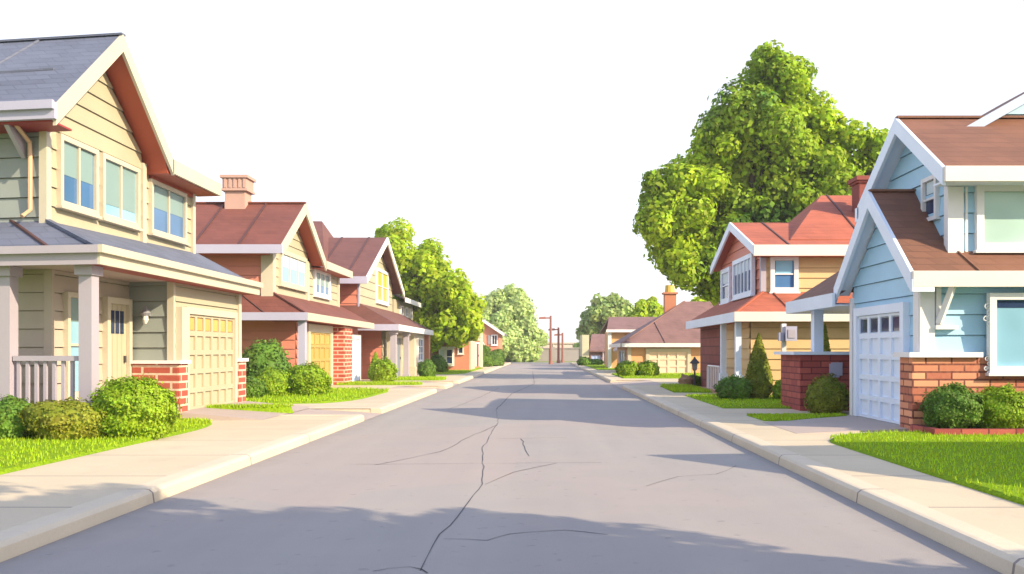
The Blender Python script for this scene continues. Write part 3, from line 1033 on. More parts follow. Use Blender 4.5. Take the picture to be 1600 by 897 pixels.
# brick base and its cap
w = h.mb()
w.box(6.02, 16, 14.64, 14.79, 0.12, 1.34)
w.box(6.04, 6.24, 14.79, 15.2, 0.12, 1.34)
h.part('brick_base', w, M['brick_red'])
w = h.mb(); w.box(5.94, 7.14, 14.56, 14.80, 1.342, 1.425); w.box(5.94, 6.24, 14.80, 15.26, 1.342, 1.425)
h.part('base_cap', w, M['white_trim'])
h.window('C', 14.8, 7.36, 9.2, 1.2, 2.28, 1, 1, 'white_trim', 'glass_sky', 0.12, 'glass_dark', base=0.17, cw=0.11)
h.window('C', 14.97, 7.3, 9.3, 3.24, 4.1, 1, 1, 'white_trim', 'glass_teal', 0, base=0.05, cw=0.12)
h.window('S', 6.8, 15.42, 15.88, 3.78, 4.42, 1, 2, 'white_trim', 'glass_dark', 0.35, 'curtain', cw=0.07, base=0.025, sill=False)
w = h.mb()
w.fbox('C', 14.8, 6.44, 6.52, 1.86, 2.5, 0.0, 0.1)
w.beam((6.48, 14.7, 1.9), (6.62, 14.5, 2.5), 0.07, 0.09)
w.fbox('C', 14.8, 6.42, 6.78, 1.80, 1.865, 0.0, 0.14)
h.part('eave_bracket', w, M['white_trim'])
for zc, k in ((2.05, 1), (1.22, 0.8)):
    w = h.mb()
    for i, (dx, dz, r) in enumerate(((0, 0.12, 0.05), (0.04, 0.02, 0.04), (-0.02, -0.08, 0.05), (0.03, -0.17, 0.035))):
        w.tube([(7.22 + dx * k + r * k * math.cos(t) * (1 - t / 12), 14.6, zc + dz * k + r * k * math.sin(t) * (1 - t / 12)) for t in np.linspace(0, 7.5, 16)], 0.011, 5)
    h.part('scrollwork', w, M['white_trim'])
# porch beyond the garage
w = h.mb(); w.box(6.06, 6.27, 20.1, 20.34, 1.42, 2.36)
h.part('porch_post', w, M['shaded_blue_white_trim'])
w = h.mb(); w.box(5.66, 7.4, 19.8, 20.1, 0.1, 1.36); w.box(5.66, 5.95, 20.1, 21.4, 0.1, 1.36)
h.part('half_wall', w, M['brick_dark'])
w = h.mb(); w.box(5.5, 7.4, 19.72, 20.18, 1.36, 1.43); w.box(5.5, 6.02, 20.18, 21.46, 1.36, 1.43)
h.part('wall_cap', w, M['shaded_blue_white_trim'])
w = h.mb(); w.box(6.3, 6.52, 19.765, 19.8, 0.86, 1.16); w.box(6.33, 6.58, 19.75, 19.765, 0.90, 1.19)
h.part('plaque', w, M['lavender_and_shade_trim'])
# cross gable rising behind
w = h.mb()
w.ex_y([(7.9, 4.2), (12.6, 4.2), (12.6, 5.6), (10.25, 6.85), (7.9, 5.6)], 16.5, 20)
w.siding('C', 16.48, [(7.9, 5.0), (12.6, 5.0), (12.6, 5.6), (10.25, 6.85), (7.9, 5.6)], 0.34)
h.part('dormer', w, M['blue_siding'])
w = h.mb()
w.slab([(7.55, 16.12, 5.45), (10.25, 16.12, 6.98), (10.25, 20, 6.98), (7.55, 20, 5.45)], 0.07)
w.slab([(10.25, 16.12, 6.98), (12.95, 16.12, 5.45), (12.95, 20, 5.45), (10.25, 20, 6.98)], 0.07)
h.part('dormer_roof', w, M['roof_brown'])
w = h.mb()
w.ex_y([(7.5, 5.25), (10.25, 6.80), (10.25, 6.98), (7.5, 5.43)], 16.05, 16.118)
w.ex_y([(13.0, 5.25), (13.0, 5.43), (10.25, 6.98), (10.25, 6.80)], 16.05, 16.118)
h.part('barge_board', w, M['sky_blue_trim'])

# ================================================================== HOUSE: yellow house with orange roof, right
h = House('house', 1, 9, 29, 'yellow house with orange roof and dark brick porch corner, second on the right')
w = h.mb()
w.box(5.93, 16, 25.63, 33.3, 0, 2.4)
w.ex_d([(26.63, 2.3), (32.8, 2.3), (32.8, 4.5), (29.6, 5.45), (26.63, 4.5)], 6.53, 16)
w.siding('S', 5.9, [(25.6, 0.1), (29.3, 0.1), (29.3, 2.4), (25.6, 2.4)], 0.3)
w.siding('C', 25.6, [(5.9, 0.1), (16, 0.1), (16, 2.4), (5.9, 2.4)], 0.3)
w.siding('C', 26.6, [(6.5, 2.9), (16, 2.9), (16, 4.4), (6.5, 4.4)], 0.3)
h.part('wall', w, M['yellow_siding'])
w = h.mb()
w.siding('S', 6.5, [(26.6, 2.9), (32.8, 2.9), (32.8, 4.52), (29.6, 5.5), (26.6, 4.52)], 0.3)
h.part('gable_wall', w, M['salmon_siding'], label='salmon street gable')
w = h.mb(); w.box(5.82, 5.92, 29.3, 33.35, 0.1, 2.4)
h.part('brick_wall', w, M['brick_brown'])
w = h.mb()
w.slab([(5.4, 25.2, 2.52), (6.6, 26.7, 3.25), (6.6, 33.6, 3.25), (5.4, 33.6, 2.52)], 0.08)
w.slab([(5.4, 25.2, 2.52), (16, 25.2, 2.52), (16, 26.7, 3.25), (6.6, 26.7, 3.25)], 0.08)
w.beam((5.4, 25.2, 2.54), (6.6, 26.7, 3.27), 0.08, 0.04)
w.beam((7.0, 25.2, 2.54), (6.75, 26.7, 3.27), 0.05, 0.04)
h.part('porch_roof', w, [M['roof_orange'], M['roof_seam']])
w = h.mb(); w.box(5.33, 5.398, 25.14, 33.66, 2.26, 2.54)
h.part('fascia', w, M['shaded_blue_white_trim'])
w = h.mb(); w.box(5.33, 16, 25.06, 25.138, 2.27, 2.542)
h.part('fascia', w, M['sunlit_white_trim'])
w = h.mb(); w.box(5.41, 5.9, 25.2, 33.6, 2.28, 2.31); w.box(5.9, 16, 25.2, 25.6, 2.279, 2.31)
h.part('soffit', w, M['red_soffit'])
a, p, b = (26.2, 4.52), (29.6, 5.68), (33.0, 4.52)
w = h.mb()
w.slab([(6.18, *a), (16, *a), (16, *p), (6.18, *p)], 0.09)
w.slab([(6.18, *b), (6.18, *p), (16, *p), (16, *b)], 0.09)
w.slab([(7.4, 26.9, 4.8), (16, 26.9, 4.8), (16, 30.4, 6.72), (9.4, 30.4, 6.72)], 0.09)
w.slab([(7.4, 26.9, 4.8), (9.4, 30.4, 6.72), (7.4, 33.4, 4.8)], 0.09)
w.slab([(7.4, 33.4, 4.8), (9.4, 30.4, 6.72), (16, 30.4, 6.72), (16, 33.4, 4.8)], 0.09)
seams(w, (9.6, 30.4, 6.72), (15.6, 30.4, 6.72), (9.6, 26.95, 4.83), (15.6, 26.95, 4.83), (0.0, 0.17, 0.34, 0.5, 0.67, 0.84), 0.05, 0.03)
seams(w, (7.2, 29.6, 5.68), (8.0, 28.0, 5.14), (7.2, 26.2, 4.52), (8.0, 26.2, 4.52), (0.0,), 0.05, 0.03)
rf = h.part('roof', w, [M['roof_orange'], M['roof_seam']])
w = h.mb()
w.box(10.0, 10.75, 28.4, 29.1, 5.5, 6.85)
w.box(9.88, 10.87, 28.28, 29.22, 6.85, 6.98)
w.box(9.94, 10.81, 28.34, 29.16, 6.78, 6.848)
h.part('chimney', w, M['chimney_red'], rf, label='dark red brick chimney')
w = h.mb(); h.rake(w, 6.18, 0.06, a, p, b, 0.26)
h.part('barge_board', w, M['shaded_blue_white_trim'])
w = h.mb(); w.box(6.12, 16, 26.1, 26.198, 4.22, 4.54)
h.part('fascia', w, M['sunlit_white_trim'])
w = h.mb()
for u, v in ((a, p), (p, b)):
    w.slab([(6.2, u[0], u[1] - 0.13), (6.5, u[0], u[1] - 0.13), (6.5, v[0], v[1] - 0.13), (6.2, v[0], v[1] - 0.13)], 0.03)
w.box(6.2, 16, 26.2, 26.58, 4.22, 4.25)
h.part('soffit', w, M['red_soffit'])
h.boards('corner_board', 'mauve_and_shade_trim',
         ('S', 6.5, 26.55, 26.75, 3.2, 4.4, -0.02, 0.07),
         ('C', 26.6, 6.42, 6.58, 3.2, 4.2, -0.02, 0.07))
h.window('S', 6.5, 27.4, 29.9, 3.3, 4.3, 5, 1, 'shaded_blue_white_trim', 'glass_dark', 0.35, 'curtain', cw=0.14, base=0.12, label='wide bay window with many slim panes')
h.window('S', 6.5, 31.1, 32.3, 3.3, 4.2, 1, 2, 'shaded_blue_white_trim', 'glass_dark', 0.4, 'curtain', cw=0.16)
h.window('C', 26.6, 6.83, 7.4, 3.32, 4.12, 1, 2, 'white_trim', 'glass_blue', 0.5, 'glass_sky', cw=0.13)
for y in (27.6, 25.5):
    w = h.mb(); w.box(5.46, 5.62, y, y + 0.17, 0.15, 2.27); w.box(5.42, 5.66, y - 0.04, y + 0.21, 0.15, 0.75)
    h.part('column', w, M['shaded_blue_white_trim'])
w = h.mb(); w.box(5.35, 5.9, 27.3, 31, 0.08, 0.2)
h.part('porch_floor', w, M['pink_step'])
w = h.mb()
w.tube([(5.46, 27.9, 0.95), (5.46, 29.8, 0.95), (5.46, 29.9, 0.9), (5.46, 29.9, 0.2)], 0.03, 6)
for y in np.linspace(27.95, 29.7, 7):
    w.tube([(5.46, y, 0.2), (5.46, y, 0.95)], 0.022, 5)
h.part('railing', w, M['white_trim'])
h.boards('corner_board', 'chimney_stone',
         )

# ================================================================== HOUSE: low tan hip roof, right
h = House('house', 1, 8, 54, 'low orange house with broad dull hip roof, peach garage door and chimney pot')
w = h.mb(); w.box(4.9, 16, 52, 60, 0, 1.85)
w.siding('C', 51.98, [(4.9, 0.1), (16, 0.1), (16, 1.85), (4.9, 1.85)], 0.4)
h.part('wall', w, M['orange_wall'])
w = h.mb()
w.slab([(4.45, 51.5, 1.86), (16, 51.5, 1.86), (12, 55.5, 4.5), (8.7, 55.5, 4.5)], 0.1)
w.slab([(4.45, 51.5, 1.86), (8.7, 55.5, 4.5), (4.45, 60.5, 1.86)], 0.1)
w.slab([(4.45, 60.5, 1.86), (8.7, 55.5, 4.5), (12, 55.5, 4.5), (16, 60.5, 1.86)], 0.1)
w.slab([(16, 51.5, 1.86), (16, 60.5, 1.86), (12, 55.5, 4.5)], 0.1)
w.beam((4.45, 51.5, 1.88), (8.7, 55.5, 4.52), 0.12, 0.05)
w.beam((7.0, 51.5, 1.89), (6.6, 53.4, 3.15), 0.05, 0.04)
rf = h.part('roof', w, M['roof_dull'])
w = h.mb(); w.box(7.45, 8.15, 55.2, 55.9, 3.3, 4.95); w.box(7.35, 8.25, 55.1, 56, 4.95, 5.05)
ch = h.part('chimney', w, M['chimney_orange'], rf)
w = h.mb(); w.tube([(7.8, 55.55, 5.05), (7.8, 55.55, 5.5)], [0.32, 0.28], 12)
h.part('chimney_pot', w, M['chimney_pot'])
w = h.mb(); w.box(4.4, 16, 51.42, 51.498, 1.66, 1.88); w.box(4.38, 4.448, 51.42, 60.5, 1.66, 1.88)
h.part('fascia', w, M['white_trim'])
h.garage('C', 51.98, 6.1, 8.3, 0.14, 1.38, 4, 3, 'garage_peach', 'cream_trim', lights=False, tw=0.2)
h.boards('corner_board', 'cream_trim',
         ('C', 51.98, 4.86, 5.05, 0.1, 1.66, 0, 0.08))
h.window('S', 4.9, 53.5, 57.0, 0.4, 1.4, 2, 1, 'mauve_and_shade_trim', 'glass_sky', 0)

# ================================================================== HOUSE: two storey tan house behind
h = House('house', 1, 7, 68, 'tan house with two pale dormer faces and brown roof behind the low orange house')
w = h.mb(); w.box(4.95, 12, 66, 73, 0, 3.0)
h.part('wall', w, M['orange_wall'])
w = h.mb()
w.slab([(4.6, 65.6, 2.98), (12.4, 65.6, 2.98), (12.4, 69, 4.05), (5.0, 69, 4.05)], 0.12)
w.slab([(4.6, 73.4, 2.98), (5.0, 69, 4.05), (12.4, 69, 4.05), (12.4, 73.4, 2.98)], 0.12)
h.part('roof', w, M['roof_dull'])
w = h.mb()
w.box(4.55, 12.4, 65.5, 65.6, 2.8, 3.0); w.box(4.7, 4.95, 65.75, 66, 0.1, 2.8); w.box(6.35, 6.55, 65.75, 66, 1.5, 2.8)
h.part('fascia', w, M['white_trim'])
w = h.mb(); w.slab([(4.95, 64.3, 1.5), (6.9, 64.3, 1.5), (6.9, 66, 2.35), (5.9, 66, 2.35)], 0.1)
h.part('lower_roof', w, M['roof_grey'])

# ================================================================== HOUSE: dark brown garages, far right
h = House('house', 1, 5.5, 86, 'dark brown low house with two pale blue garage doors at the far right kerb')
w = h.mb(); w.box(4.3, 9, 85.1, 92, 0, 1.45)
h.part('wall', w, M['brown_wall'])
w = h.mb(); w.box(3.62, 4.28, 85, 90, 0, 2.95)
h.part('end_wall', w, M['olive_wall'])
w = h.mb()
w.slab([(4.29, 84.6, 1.47), (9.3, 84.6, 1.47), (9.3, 88.5, 3.1), (4.7, 88.5, 3.1)], 0.12)
w.slab([(4.29, 92.4, 1.47), (4.7, 88.5, 3.1), (9.3, 88.5, 3.1), (9.3, 92.4, 1.47)], 0.12)
h.part('roof', w, M['roof_dull'])
h.garage('C', 85.1, 4.5, 5.35, 0.14, 1.0, 2, 2, 'shutter_blue', 'brown_wall', lights=False, tw=0.1)
h.garage('C', 85.1, 5.95, 7.2, 0.14, 1.1, 2, 2, 'shutter_blue', 'brown_wall', lights=False, tw=0.1)
w = h.mb(); w.box(5.55, 5.68, 84.75, 84.9, 0.1, 1.36)
h.part('porch_post', w, M['mauve_and_shade_trim'])

# ================================================================== HOUSE just outside the right edge, whose gable shades the pavement
h = House('house', 1, 12, 7.1, 'neighbouring blue house just outside the right edge whose gable shades the pavement')
w = h.mb()
w.ex_d([(5.25, 0), (9.05, 0), (9.05, 3.4), (7.15, 4.85), (5.25, 3.4)], 10.35, 17)
w.siding('S', 10.31, [(5.25, 0.1), (9.05, 0.1), (9.05, 3.45), (7.15, 4.9), (5.25, 3.45)], 0.34)
h.part('wall', w, M['blue_siding'])
a, p, b = (4.95, 3.3), (7.15, 5.1), (9.35, 3.3)
w = h.mb()
w.slab([(9.95, *a), (17.2, *a), (17.2, *p), (9.95, *p)], 0.09)
w.slab([(9.95, *b), (9.95, *p), (17.2, *p), (17.2, *b)], 0.09)
h.part('roof', w, M['roof_brown'])
w = h.mb(); h.rake(w, 9.95, 0.05, a, p, b, 0.28)
h.part('barge_board', w, M['shaded_blue_white_trim'])
h.window('S', 10.31, 6.4, 7.9, 1.0, 2.2, 2, 1, 'white_trim', 'glass_blue', 0.4)


# ================================================================== ground
def sheet(name, x0, x1, y0, y1, z, mat, thick=0.0):
    mb = MB()
    if thick:
        mb.box(x0, x1, y0, y1, z - thick, z)
    else:
        mb.poly([(x0, y0, z), (x1, y0, z), (x1, y1, z), (x0, y1, z)])
    return struct(mb.build(name, mat))


sheet('ground', -600, 600, -60, 900, -0.012, M['turf'])
sheet('road', -3.72, 2.98, -30, 101, 0.0, M['asphalt'])
sheet('cross_road', -60, 60, 101, 113, 0.0, M['asphalt'])

LX, RX = -3.72, 2.98
LDROP = [(18.6, 20.6), (31.2, 33.8), (36.8, 39.2)]
RDROP = [(34.5, 40.5)]


MOUTH = 1.75


def kerb(x, s, drops, y0, y1, name):
    """kerb stones with returns running in beside every driveway mouth"""
    mb = MB()
    prof = [(0, -0.05), (0.02, 0.093), (0.055, 0.122), (0.09, 0.128), (0.27, 0.128), (0.27, -0.05)]
    ys = y0
    for a, b in drops + [(y1, y1)]:
        mb.prism([(x + s * p[0], ys, p[1]) for p in prof], [(x + s * p[0], a, p[1]) for p in prof])
        ys = b
    for a, b in drops:
        for yy, q in ((a, -1), (b, 1)):
            mb.prism([(x + s * 0.272, yy + q * p[0] * 0.8, p[1] + 0.002) for p in prof],
                     [(x + s * MOUTH, yy + q * p[0] * 0.8, p[1] + 0.002) for p in prof])
    return struct(mb.build(name, M['kerb_concrete'], bevel=0.004))


kerb(LX, -1, LDROP, -30, 100.5, 'kerb')
kerb(RX, 1, RDROP, -30, 100.5, 'kerb')


def pavement(x, s, drops, xo, y0, y1):
    mb = MB()
    dr = MB()
    e = x + s * 0.274
    ei = x + s * MOUTH
    mb.poly([(ei, y0, 0.12), (xo, y0, 0.12), (xo, y1, 0.12), (ei, y1, 0.12)])
    ys = y0
    for a, b in drops + [(y1, y1)]:
        mb.poly([(e, ys, 0.12), (ei, ys, 0.12), (ei, a, 0.12), (e, a, 0.12)])
        if b > a:
            dr.poly([(x - s * 0.02, a, 0.006), (ei, a, 0.118), (ei, b, 0.118), (x - s * 0.02, b, 0.006)])
        ys = b
    struct(dr.build('driveway', M['drive_concrete']))
    return struct(mb.build('pavement', M['concrete']))


pavement(LX, -1, LDROP, -14, -30, 100.5)
pavement(RX, 1, RDROP, 16, -30, 100.5)

# driveways (ramps up to the garages)
mb = MB()
mb.poly([(-5.4, 17.2, 0.125), (-5.4, 21.1, 0.125), (-7.3, 21.1, 0.29), (-7.3, 17.2, 0.29)])
mb.poly([(-5.4, 17.2, 0.11), (-5.4, 17.2, 0.125), (-7.3, 17.2, 0.29), (-7.3, 17.2, 0.11)])
mb.poly([(-5.4, 21.1, 0.11), (-7.3, 21.1, 0.11), (-7.3, 21.1, 0.29), (-5.4, 21.1, 0.125)])
struct(mb.build('driveway', M['drive_concrete']))
mb = MB(); mb.slab([(4.05, 14.35, 0.124), (6.3, 14.9, 0.165), (6.3, 17.9, 0.165), (4.05, 16.6, 0.124)], 0.05)
struct(mb.build('driveway', M['drive_concrete']))
mb = MB(); mb.box(6.3, 16, 14.62, 18, 0.10, 0.166)

# lawns: low turf beds with rounded edges
LAWNS = []


def lawn(pts, z=0.16, blades=0, bh=0.06):
    mb = MB()
    c = Vector((sum(p[0] for p in pts) / len(pts), sum(p[1] for p in pts) / len(pts), 0))
    ins = []
    for p in pts:
        d = (c - Vector((p[0], p[1], 0)))
        ins.append((p[0] + d.normalized().x * 0.06, p[1] + d.normalized().y * 0.06, z))
    out = [(p[0], p[1], 0.121) for p in pts]
    n = len(pts)
    mb.poly(ins)
    for i in range(n):
        j = (i + 1) % n
        mb.poly([out[i], out[j], ins[j], ins[i]])
    struct(mb.build('lawn', M['turf']))
    LAWNS.append((pts, z, blades, bh))


def curve(p, q, r, n=8):
    """rounded corner through q"""
    return [((1 - t) ** 2 * p[0] + 2 * t * (1 - t) * q[0] + t * t * r[0], (1 - t) ** 2 * p[1] + 2 * t * (1 - t) * q[1] + t * t * r[1]) for t in np.linspace(0, 1, n)]


lawn([(-13.5, 3), (-5.85, 3)] + curve((-5.8, 13.5), (-5.62, 17.15), (-7.0, 17.12), 10) + [(-13.5, 17.12)], 0.165, 34000, 0.045)
lawn([(-7.05, 18.55), (-5.6, 18.9)] + curve((-5.4, 19.0), (-5.25, 19.3), (-5.6, 19.35), 5) + [(-7.05, 19.0)], 0.27, 1500)
lawn([(-14, 22.3), (-6.6, 22.3)] + curve((-5.6, 22.6), (-5.05, 23.3), (-5.0, 25), 6) + curve((-5.0, 28.5), (-5.0, 30), (-6, 30.3), 5) + [(-14, 30.3)], 0.165, 12000)
lawn([(-8.0, 34.4), (-5.0, 34.6), (-4.75, 35.1), (-5.1, 35.8), (-8.0, 36.0)], 0.165, 2500)
lawn([(-7.2, 39.8), (-4.7, 40.0), (-4.5, 41), (-4.7, 43.2), (-7.2, 43.2)], 0.165, 2500)
lawn([(-14, 50), (-5.2, 50), (-4.6, 52), (-4.6, 68), (-5, 70), (-14, 70)], 0.165, 2500)
lawn([(4.12, 2), (14, 2), (14, 14.3)] + curve((6.4, 14.35), (4.1, 14.3), (4.12, 12.6), 10), 0.165, 40000, 0.045)
lawn([(4.15, 16.9), (4.6, 16.8), (6.15, 18.1), (6.15, 18.5), (4.15, 18.4)], 0.15, 3000, 0.03)
lawn([(4.12, 20.6), (5.6, 20.5), (14, 21.9), (14, 27.0), (5.3, 27.0), (4.15, 26.4)], 0.15, 14000, 0.04)
lawn([(4.12, 28.4), (5.3, 28.2), (5.3, 33.4), (4.3, 33.2)], 0.165, 3500)
lawn([(3.8, 43.0), (9, 42.6), (9, 51.3), (3.8, 50.5)], 0.165, 2500)
lawn([(3.7, 62), (9, 60.8), (9, 80), (3.6, 83)], 0.165, 1500)


def inpoly(x, y, pts):
    c = False
    j = len(pts) - 1
    for i in range(len(pts)):
        xi, yi = pts[i][:2]; xj, yj = pts[j][:2]
        if (yi > y) != (yj > y) and x < (xj - xi) * (y - yi) / (yj - yi) + xi:
            c = not c
        j = i
    return c


mb_v, mb_f = [], []
for pts, z, n, bh in LAWNS:
    xs = [p[0] for p in pts]; ys = [p[1] for p in pts]
    for _ in range(n):
        # more blades near the camera and near the pavement edge
        y = min(ys) + (max(ys) - min(ys)) * random.random()
        x = min(xs) + (max(xs) - min(xs)) * random.random()
        if abs(x) > 0.62 * y + 0.3 and y < 24:
            continue
        if not inpoly(x, y, pts):
            continue
        hgt = bh * random.uniform(0.5, 1.3) * (1 if y < 25 else 1.4)
        a = random.random() * 6.28
        wd = 0.009 if y < 15 else 0.015
        lean = random.uniform(0, 0.6) * hgt
        b2 = random.random() * 6.28
        k = len(mb_v)
        dx, dy = math.cos(a) * wd, math.sin(a) * wd
        mb_v += [(x - dx, y - dy, z - 0.01), (x + dx, y + dy, z - 0.01), (x + math.cos(b2) * lean, y + math.sin(b2) * lean, z + hgt)]
        mb_f.append((k, k + 1, k + 2))
me = bpy.data.meshes.new('grass')
me.from_pydata(mb_v, [], mb_f)
me.materials.append(M['grass_blade'])
o = bpy.data.objects.new('grass', me)
COL.objects.link(o)
tag(o, 'short bright green grass blades on the front lawns', 'grass', kind='stuff')

# cracks in the asphalt
def crack(pts, w):
    mb = MB()
    P = []
    for (a, b) in zip(pts, pts[1:]):
        pa, pb = at(*a, 1), at(*b, 1)
        Ya, Yb = F * H / (a[1] - VY), F * H / (b[1] - VY)
        A_, B_ = Vector(((a[0] - VX) / F * Ya, Ya, 0.004)), Vector(((b[0] - VX) / F * Yb, Yb, 0.004))
        n = max(2, int((B_ - A_).length / 0.35))
        for i in range(n):
            q = A_.lerp(B_, i / n)
            P.append(Vector((q.x + random.uniform(-1, 1) * 0.02, q.y + random.uniform(-1, 1) * 0.02, 0.004)))
    P.append(B_)
    L, Rr = [], []
    for i, q in enumerate(P):
        d = (P[min(i + 1, len(P) - 1)] - P[max(i - 1, 0)]).normalized()
        nrm = Vector((-d.y, d.x, 0))
        ww = w * random.uniform(0.5, 1.4)
        L.append(q + nrm * ww / 2); Rr.append(q - nrm * ww / 2)
    for i in range(len(P) - 1):
        mb.poly([tuple(Rr[i]), tuple(Rr[i + 1]), tuple(L[i + 1]), tuple(L[i])])
    return mb


cm = MB()
for pts, w_ in (([(655, 892), (690, 835), (755, 757), (755, 700), (778, 660), (775, 640)], 0.008),
                ([(775, 640), (800, 615), (835, 600), (832, 580)], 0.022),
                ([(690, 842), (760, 845), (800, 835), (880, 828), (950, 836)], 0.009),
                ([(585, 727), (690, 706), (735, 682), (775, 665)], 0.013),
                ([(540, 726), (940, 723)], 0.009),
                ([(757, 757), (800, 738), (870, 724)], 0.010),
                ([(775, 686), (885, 684)], 0.011),
                ([(815, 686), (827, 713)], 0.011),
                ([(700, 640), (722, 632), (752, 620), (780, 606)], 0.014),
                ([(1010, 760), (1060, 745), (1120, 741), (1150, 728)], 0.008),
                ([(580, 893), (640, 886), (668, 896)], 0.009)):
    m_ = crack(pts, w_)
    k = len(cm.v)
    cm.v += m_.v
    cm.f += [[i + k for i in f] for f in m_.f]
    cm.mi += m_.mi
struct(cm.build('road_crack', M['crack_tar']))


# ================================================================== foliage
def leaves(blobs, n, size, inner=0.25, sub=14, subr=0.42, out=0.92, squash=1.0):
    """many small leaf faces in sprays over and through the given ellipsoids; returns verts, faces"""
    bl = np.array(blobs, float)
    if sub:
        S = []
        for (x, y, z, rx, ry, rz) in bl:
            k = sub
            d = rng.normal(size=(k, 3)); d /= np.linalg.norm(d, axis=1)[:, None]
            rad = rng.uniform(0.55, out, size=(k, 1))
            c = np.array([x, y, z]) + d * rad * np.array([rx, ry, rz])
            s = rng.uniform(0.7, 1.25, size=k) * subr
            for i in range(k):
                S.append((*c[i], rx * s[i], ry * s[i], rz * s[i] * squash))
        bl = np.vstack([bl * np.array([1, 1, 1, 0.72, 0.72, 0.72]), np.array(S)])
    area = bl[:, 3] * bl[:, 5]
    idx = rng.choice(len(bl), size=n, p=area / area.sum())
    d = rng.normal(size=(n, 3)); d /= np.linalg.norm(d, axis=1)[:, None]
    rad = np.where(rng.random(n) < inner, rng.uniform(0.3, 0.85, n), rng.uniform(0.84, 1.07, n))
    rad = np.where(rng.random(n) < 0.012, rng.uniform(1.1, 1.35, n), rad)
    b = bl[idx]
    pos = b[:, :3] + d * rad[:, None] * b[:, 3:]
    nr = d * 0.85 + rng.normal(size=(n, 3)) * 0.36 + np.array([0, 0, 0.25])
    nr /= np.linalg.norm(nr, axis=1)[:, None]
    t = rng.normal(size=(n, 3))
    t -= (t * nr).sum(1)[:, None] * nr
    t /= np.linalg.norm(t, axis=1)[:, None]
    u = np.cross(nr, t)
    L = (size * rng.uniform(0.6, 1.35, n))[:, None]
    Wd = L * 0.34
    V = np.stack([pos - t * L * 0.5, pos + u * Wd - t * L * 0.05 + nr * L * 0.08, pos + t * L * 0.5, pos - u * Wd - t * L * 0.05 + nr * L * 0.08], 1).reshape(-1, 3)
    Fc = np.arange(4 * n).reshape(n, 4)
    return V, Fc


def leafmesh(name, V, Fc, mat, parent):
    base = np.array(parent['_base'])
    me = bpy.data.meshes.new(name)
    me.vertices.add(len(V)); me.vertices.foreach_set('co', (V - base).astype(np.float32).ravel())
    me.loops.add(Fc.size); me.loops.foreach_set('vertex_index', Fc.ravel().astype(np.int32))
    me.polygons.add(len(Fc)); me.polygons.foreach_set('loop_start', np.arange(0, Fc.size, 4).astype(np.int32))
    me.update(calc_edges=True)
    me.validate()
    me.materials.append(mat)
    o = bpy.data.objects.new(name, me)
    COL.objects.link(o)
    o.parent = parent
    o['_base'] = tuple(base)
    return o


def lump(mb, c, r, seed, seg=20, ring=12, amp=0.15):
    """uneven closed body inside a shrub"""
    rows = []
    for i in range(ring + 1):
        th = math.pi * i / ring
        row = []
        for j in range(seg):
            ph = 2 * math.pi * j / seg
            d = Vector((math.sin(th) * math.cos(ph), math.sin(th) * math.sin(ph), math.cos(th)))
            k = 1 + amp * mnoise.noise(d * 2.3 + Vector((seed, seed * 2, 0))) * 2
            mb.v.append((c[0] + d.x * r[0] * k, c[1] + d.y * r[1] * k, c[2] + d.z * r[2] * k))
            row.append(len(mb.v) - 1)
        rows.append(row)
    for a, b in zip(rows, rows[1:]):
        for j in range(seg):
            mb.f.append([a[j], b[j], b[(j + 1) % seg], a[(j + 1) % seg]]); mb.mi.append(0)


def tree(name, label, blobs, Y, base, mat, bark, n, size, limbs=True, cat='tree', depth=0.75, sub=14, r0=0.3, core=0.5, group='trees along the street', zmin=0.4):
    """blobs = (px, py, radius px) read at distance Y; each becomes a ball of foliage with its own depth"""
    root = thing(name, base, label, cat, group)
    bl = []
    zbar = 0
    for i, (px, py, r) in enumerate(blobs):
        x, y, z = at(px, py, Y)
        rr = r / F * Y
        dy = random.uniform(-1, 1) * depth * rr
        bl.append((x, Y + dy, z, rr, rr * 1.05, rr * 0.95))
    V, Fc = leaves(bl, n, size, sub=sub)
    leafmesh('crown', V, Fc, mat, root)
    mb = MB()
    top = max(b[2] for b in bl)
    low = min(b[2] for b in bl)
    cx = np.mean([b[0] for b in bl]); cy = np.mean([b[1] for b in bl])
    fork = Vector((base[0] * 0.6 + cx * 0.4, base[1] * 0.6 + cy * 0.4, base[2] + (low - base[2]) * 0.75 + (top - low) * 0.12))
    pts = [Vector(base) + Vector((0, 0, -0.1)), Vector(base) + Vector((0.0, 0, 0.25)), Vector(base).lerp(fork, 0.55) + Vector((r0 * 0.3, 0, 0)), fork]
    mb.tube([tuple(p) for p in pts], [r0 * 1.5, r0 * 1.05, r0 * 0.85, r0 * 0.75], 12)
    for b in bl:
        e = Vector(b[:3])
        mid = fork.lerp(e, 0.5) + Vector((random.uniform(-.3, .3), random.uniform(-.3, .3), 0.12 * (e - fork).length))
        mb.tube([tuple(fork), tuple(mid), tuple(e)], [r0 * 0.45, r0 * 0.28, r0 * 0.1], 7)
        for k in range(3):
            d = Vector((random.uniform(-1, 1), random.uniform(-1, 1), random.uniform(-0.4, 1))) * b[3] * 0.75
            mb.tube([tuple(mid.lerp(e, 0.4)), tuple(e + d * 0.6), tuple(e + d)], [r0 * 0.14, r0 * 0.09, r0 * 0.03], 5)
    mb.build('trunk', M[bark], root, smooth=True)
    return root


